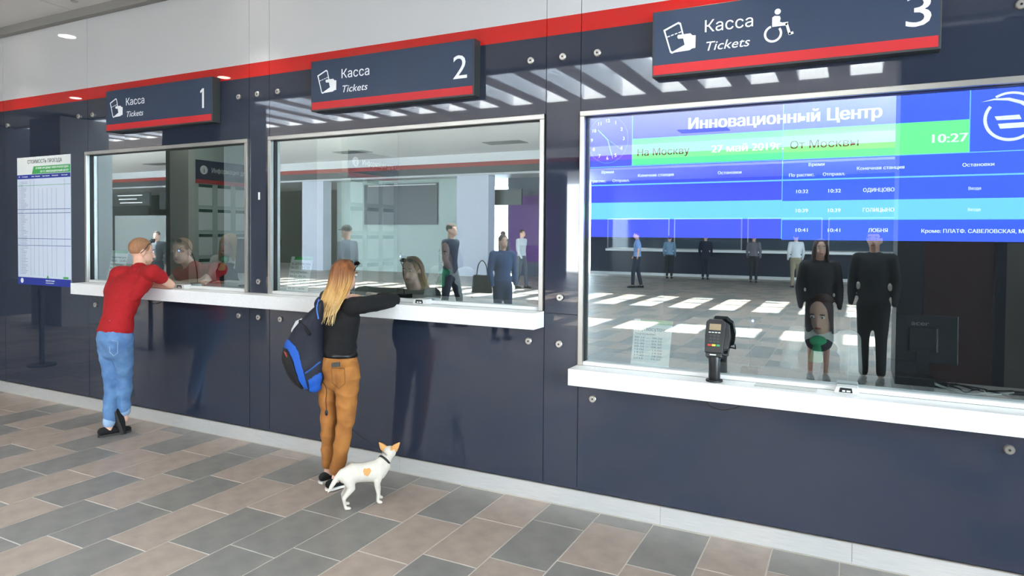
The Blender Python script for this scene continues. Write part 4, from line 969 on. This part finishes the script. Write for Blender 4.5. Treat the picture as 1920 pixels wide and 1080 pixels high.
# belt, waistband loops, pocket
pv = J['pelvis']; b = MB(); b.loft([(pv+V((0, 0, .060)), .131, .103), (pv+V((0, 0, .088)), .125, .100)], 24, V((1, 0, 0)), cap=False); keep(b.build('belt', mat('black_leather', (20, 20, 20), .4), smooth=True), wom)
shades(WP, 'dark sunglasses pushed up on the head of the woman', z0=.07)
ph = at(628, 686, -.575)
tag(MB().prism([(ph.x-.032, ph.z-.012), (ph.x+.034, ph.z-.004), (ph.x+.034, ph.z+.026), (ph.x-.030, ph.z+.016)], ph.y, ph.y+.012).build('phone', mat('phone_grey', (66, 68, 62), .5), bevel=.002), 'dark phone sticking out of the back pocket of camel trousers', 'phone')
b = MB(); pc = at(634, 712, -.566)
for a0, a1 in (((-.06, .07), (.05, .078)), ((.05, .078), (.055, -.02)), ((.055, -.02), (0, -.06)), ((0, -.06), (-.052, -.025)), ((-.052, -.025), (-.06, .07))):
    b.cap_(V((pc.x+a0[0], pc.y+.003, pc.z+a0[1])), V((pc.x+a1[0], pc.y+.003, pc.z+a1[1])), .0022, n=6)
keep(b.build('pocket_seam', mat('camel_dark', (120, 74, 34), .9)), wom)

# backpack on her left shoulder
def backpack():
    Yb = -.56; o = empty('backpack', 'dark navy backpack with blue stripes hanging from the shoulder of the woman', 'backpack', at(575, 725, Yb))
    lat = V((.80, .60, 0)); tow = V((.60, -.80, 0)); k = []
    rows = [(566, 598, 606, .03), (578, 590, 608, .045), (600, 569, 608, .075), (625, 549, 609, .09), (650, 534, 612, .10), (670, 530, 613, .10), (690, 539, 614, .095), (705, 550, 613, .085), (718, 563, 611, .06), (725, 574, 604, .035)]
    b = MB(); b.loft([(at((a+c)/2, y, Yb), (c-a)/2*.0034*1.02, d) for y, a, c, d in rows], 22, lat)
    k.append(b.build('main_body', mat('navy_nylon', (20, 24, 40), .7, bump=.2, nscale=14), remesh=.008, sm=4))
    blue = mat('bright_blue_nylon', (14, 82, 176), .6, bump=.15, nscale=20)
    main = k[0]
    def strip(pts, wd, th, nm, M, off):
        b = MB(); b.loft([(at(x, y, Yb)+tow*of, wd, th) for (x, y), of in zip(pts, off)], 12, lat); k.append(b.build(nm, M, remesh=.006, sm=3))
    def panel_on(poly, nm, M, off):       # fabric panel cut to shape and raised on the pack's surface
        P_ = [((520+x/6), (560+y/6)) for x, y in poly]
        def ins(x, y):
            c = False
            for (x1, y1), (x2, y2) in zip(P_, P_[1:]+P_[:1]):
                if (y1 > y) != (y2 > y) and x < (x2-x1)*(y-y1)/(y2-y1)+x1: c = not c
            return c
        bmx = bmesh.new(); bmx.from_mesh(main.data); bmx.normal_update(); bad = []
        for f_ in bmx.faces:
            q = f_.calc_center_median()-CAM; dd = q.dot(_d); x = 960+FPX*q.dot(_r)/dd; y = PCY-FPX*q.dot(_u)/dd
            if f_.normal.dot(tow) < .02 or not ins(x, y): bad.append(f_)
        bmesh.ops.delete(bmx, geom=bad, context='FACES')
        for _ in range(4): bmesh.ops.smooth_vert(bmx, verts=[v for v in bmx.verts if v.is_boundary], factor=.5, use_axis_x=True, use_axis_y=True, use_axis_z=True)
        bmx.normal_update()
        for v in bmx.verts: v.co += v.normal*off
        me = bpy.data.meshes.new(nm); bmx.to_mesh(me); bmx.free(); q = bpy.data.objects.new(nm, me); C.objects.link(q); me.materials.clear(); me.materials.append(M)
        me.polygons.foreach_set('use_smooth', [True]*len(me.polygons)); md = q.modifiers.new('solid', 'SOLIDIFY'); md.thickness = .006; md.offset = -1; k.append(q)
    panel_on([(60, 455), (130, 455), (200, 525), (245, 600), (270, 720), (300, 830), (350, 1020), (300, 1010), (245, 930), (205, 800), (160, 660), (120, 580), (60, 540)], 'blue_band', blue, .004)
    panel_on([(30, 530), (110, 560), (160, 660), (205, 800), (245, 930), (300, 1030), (200, 1000), (100, 860), (40, 740)], 'front_pocket', mat('black_nylon', (12, 12, 16), .7), .007)
    panel_on([(340, 915), (420, 855), (492, 815), (505, 880), (480, 960), (500, 1010), (430, 1050), (360, 1040)], 'side_pocket', blue, .007)
    panel_on([(82, 580), (112, 600), (130, 668), (105, 655)], 'logo_patch', mat('patch_red', (190, 60, 50), .6), .010)
    strip([(576, 694), (590, 684), (603, 674)], .007, .009, 'pocket_trim', mat('trim_blue', (40, 80, 150), .6), [.104, .106, .096])
    strip([(565, 601), (576, 612), (584, 622)], .010, .022, 'grab_handle', mat('black_webbing', (16, 16, 20), .8), [.07, .09, .10])
    b = MB(); pts = [at(597, 590, -.50), at(594, 570, -.50), at(601, 558, -.42), at(609, 562, -.34), at(612, 590, -.32)]
    b.loft([(p, .022, .006) for p in curve(pts)], 10, V((1, 0, 0))); k.append(b.build('shoulder_strap', mat('strap_navy', (24, 34, 70), .8), smooth=True))
    b = MB(); b.loft(tube(curve([at(598, 562, -.56), at(594, 578, -.60), at(597, 597, -.62)]), .005), 6); k.append(b.build('strap_edge', mat('edge_blue', (70, 120, 200), .7), smooth=True))
    b = MB(); b.loft(tube(curve([at(604, 715, -.58), at(612, 730, -.60), at(611, 750, -.60), at(612, 768, -.60)]), .0028), 6); b.ell(at(612, 774, -.60), .012, .008, .020); k.append(b.build('dangling_cord', BLACK, smooth=True))
    for q in k: keep(q, o)
backpack()
b = MB(); bt = at(558, 612, -.60); b.loft([(at(552, 620, -.58), .022, .022), (at(560, 606, -.58), .024, .024), (at(566, 600, -.58), .012, .012)], 14)
tag(b.build('bottle', mat('white_plastic', (232, 234, 236), .4), smooth=True), 'white bottle poking out of the top of the backpack', 'bottle')

# ------------------------------------------------------------------ the dog
def dog():
    fur = mat('white_short_fur', (214, 206, 192), .8, noise=.08, nscale=24, bump=.1); tanf = mat('tan_fur', (206, 150, 88), .8)
    F = V((.55, .835, 0)); Sd = F.cross(V((0, 0, 1)))            # Sd points towards the camera side
    o0 = V((-2.80, -.66, 0))
    P = lambda x, s, z: o0+F*x+Sd*s+V((0, 0, z))
    o = empty('dog', 'small white dog with tan ears and heart-shaped spot beside the woman', 'dog', P(.1, 0, 0))
    b = MB()
    b.loft([(P(-.030, 0, .205), .043, .05), (P(.02, 0, .214), .055, .064), (P(.085, 0, .208), .055, .060), (P(.15, 0, .204), .060, .068), (P(.195, 0, .212), .056, .068), (P(.225, 0, .232), .042, .050)], 18, Sd)
    b.loft([(P(.205, 0, .238), .042, .05), (P(.238, -.01, .262), .036, .040), (P(.262, -.018, .285), .036, .036)], 14, Sd)
    up = V((0, 0, 1)); hd = P(.272, -.028, .300); hf = (F*.50-Sd*.86-up*.10).normalized(); hl = hf.cross(up).normalized()
    b.ell(hd, .044, .044, .041); b.loft([(hd+hf*.02, .032, .031), (hd+hf*.062-up*.010, .020, .018), (hd+hf*.088-up*.013, .013, .012)], 12, hl)
    for sg, dx in ((1, 0), (-1, .03)):
        hx = -.02+dx*.5
        b.loft([(P(hx+.005, sg*.033, .19), .040, .030), (P(hx+.022, sg*.038, .130), .027, .022), (P(hx-.026, sg*.040, .075), .0135, .012), (P(hx-.018, sg*.040, .030), .010, .0105), (P(hx-.012, sg*.040, .014), .012, .012)], 12, F)
        b.ell(P(hx+.004, sg*.040, .012), .020, .014, .011)
        fx = .172+dx
        b.loft([(P(fx+.01, sg*.034, .19), .032, .026), (P(fx-.006, sg*.040, .125), .018, .017), (P(fx+.004, sg*.038, .070), .0125, .0125), (P(fx+.002, sg*.038, .020), .011, .011)], 12, F)
        b.ell(P(fx+.014, sg*.038, .012), .021, .015, .011)
    b.loft([(P(-.045, 0, .232), .022, .022), (P(-.085, .012, .200), .018, .018), (P(-.118, .022, .160), .013, .013), (P(-.142, .03, .130), .005, .005)], 10)
    body = b.build('body', fur, remesh=.0055, sm=3); me = body.data; me.materials.append(tanf)
    for p in me.polygons:
        c = p.center-o0; x = (c.dot(F)-.098)/.022; z = (c.z-.218)/.022; s_ = c.dot(Sd)
        if s_ > .02 and (x*x+z*z-1)**3 - x*x*z**3 < 0: p.material_index = 1
        q = p.center-hd
        if q.z > .020 and q.dot(hl) > .012 and q.length < .06: p.material_index = 1
    k = [body]
    for sg in (1, -1):
        b = MB(); base = hd+hl*sg*.030-hf*.004+up*.020; tip = hd+hl*sg*.066+up*.062
        b.loft([(base, .026, .008), (base.lerp(tip, .5), .018, .006), (tip, .004, .003)], 10, (hl-up*.6)); k.append(b.build('ear', tanf, smooth=True))
    b = MB(); c = P(.232, -.008, .258); ax = (P(.262, -.018, .285)-P(.205, 0, .238)).normalized(); b.loft([(c-ax*.007, .043, .047), (c+ax*.007, .041, .045)], 20, Sd, cap=False); k.append(b.build('collar', BLACK, smooth=True))
    b = MB(); b.ell(hd+hf*.096-up*.012, .008, .008, .007); k.append(b.build('nose', BLACK, smooth=True))
    for sg in (1, -1): k.append(MB().ell(hd+hf*.034+hl*sg*.025+up*.010, .006, .006, .006, None, 8, 6).build('eye', EYED, smooth=True))
    for q in k: keep(q, o)
    return c, Sd
lc_, Sd = dog()
a = lc_+Sd*.035+V((0, 0, .045)); e = at(664, 808, -.40)
b = MB(); b.loft(tube(curve([a, a.lerp(e, .5)-V((0, 0, .004)), e, at(645, 784, -.34), at(640, 700, -.27), at(645, 600, -.22), V((-2.90, -.14, 1.26))], 6), .0018), 6)
lo_ = empty('leash', 'thin dark leash running up from the collar of the dog', 'leash', a); keep(b.build('cord', BLACK, smooth=True), lo_)
b = MB(); b.cap_(a, a.lerp(e, .12), .005, n=8); keep(b.build('clip', STEELD, smooth=True), lo_)
b = MB(); b.cap_(a.lerp(e, .14), a.lerp(e, .22), .006, n=8); keep(b.build('slider', BLACK, smooth=True), lo_)
bpy.context.view_layer.update()
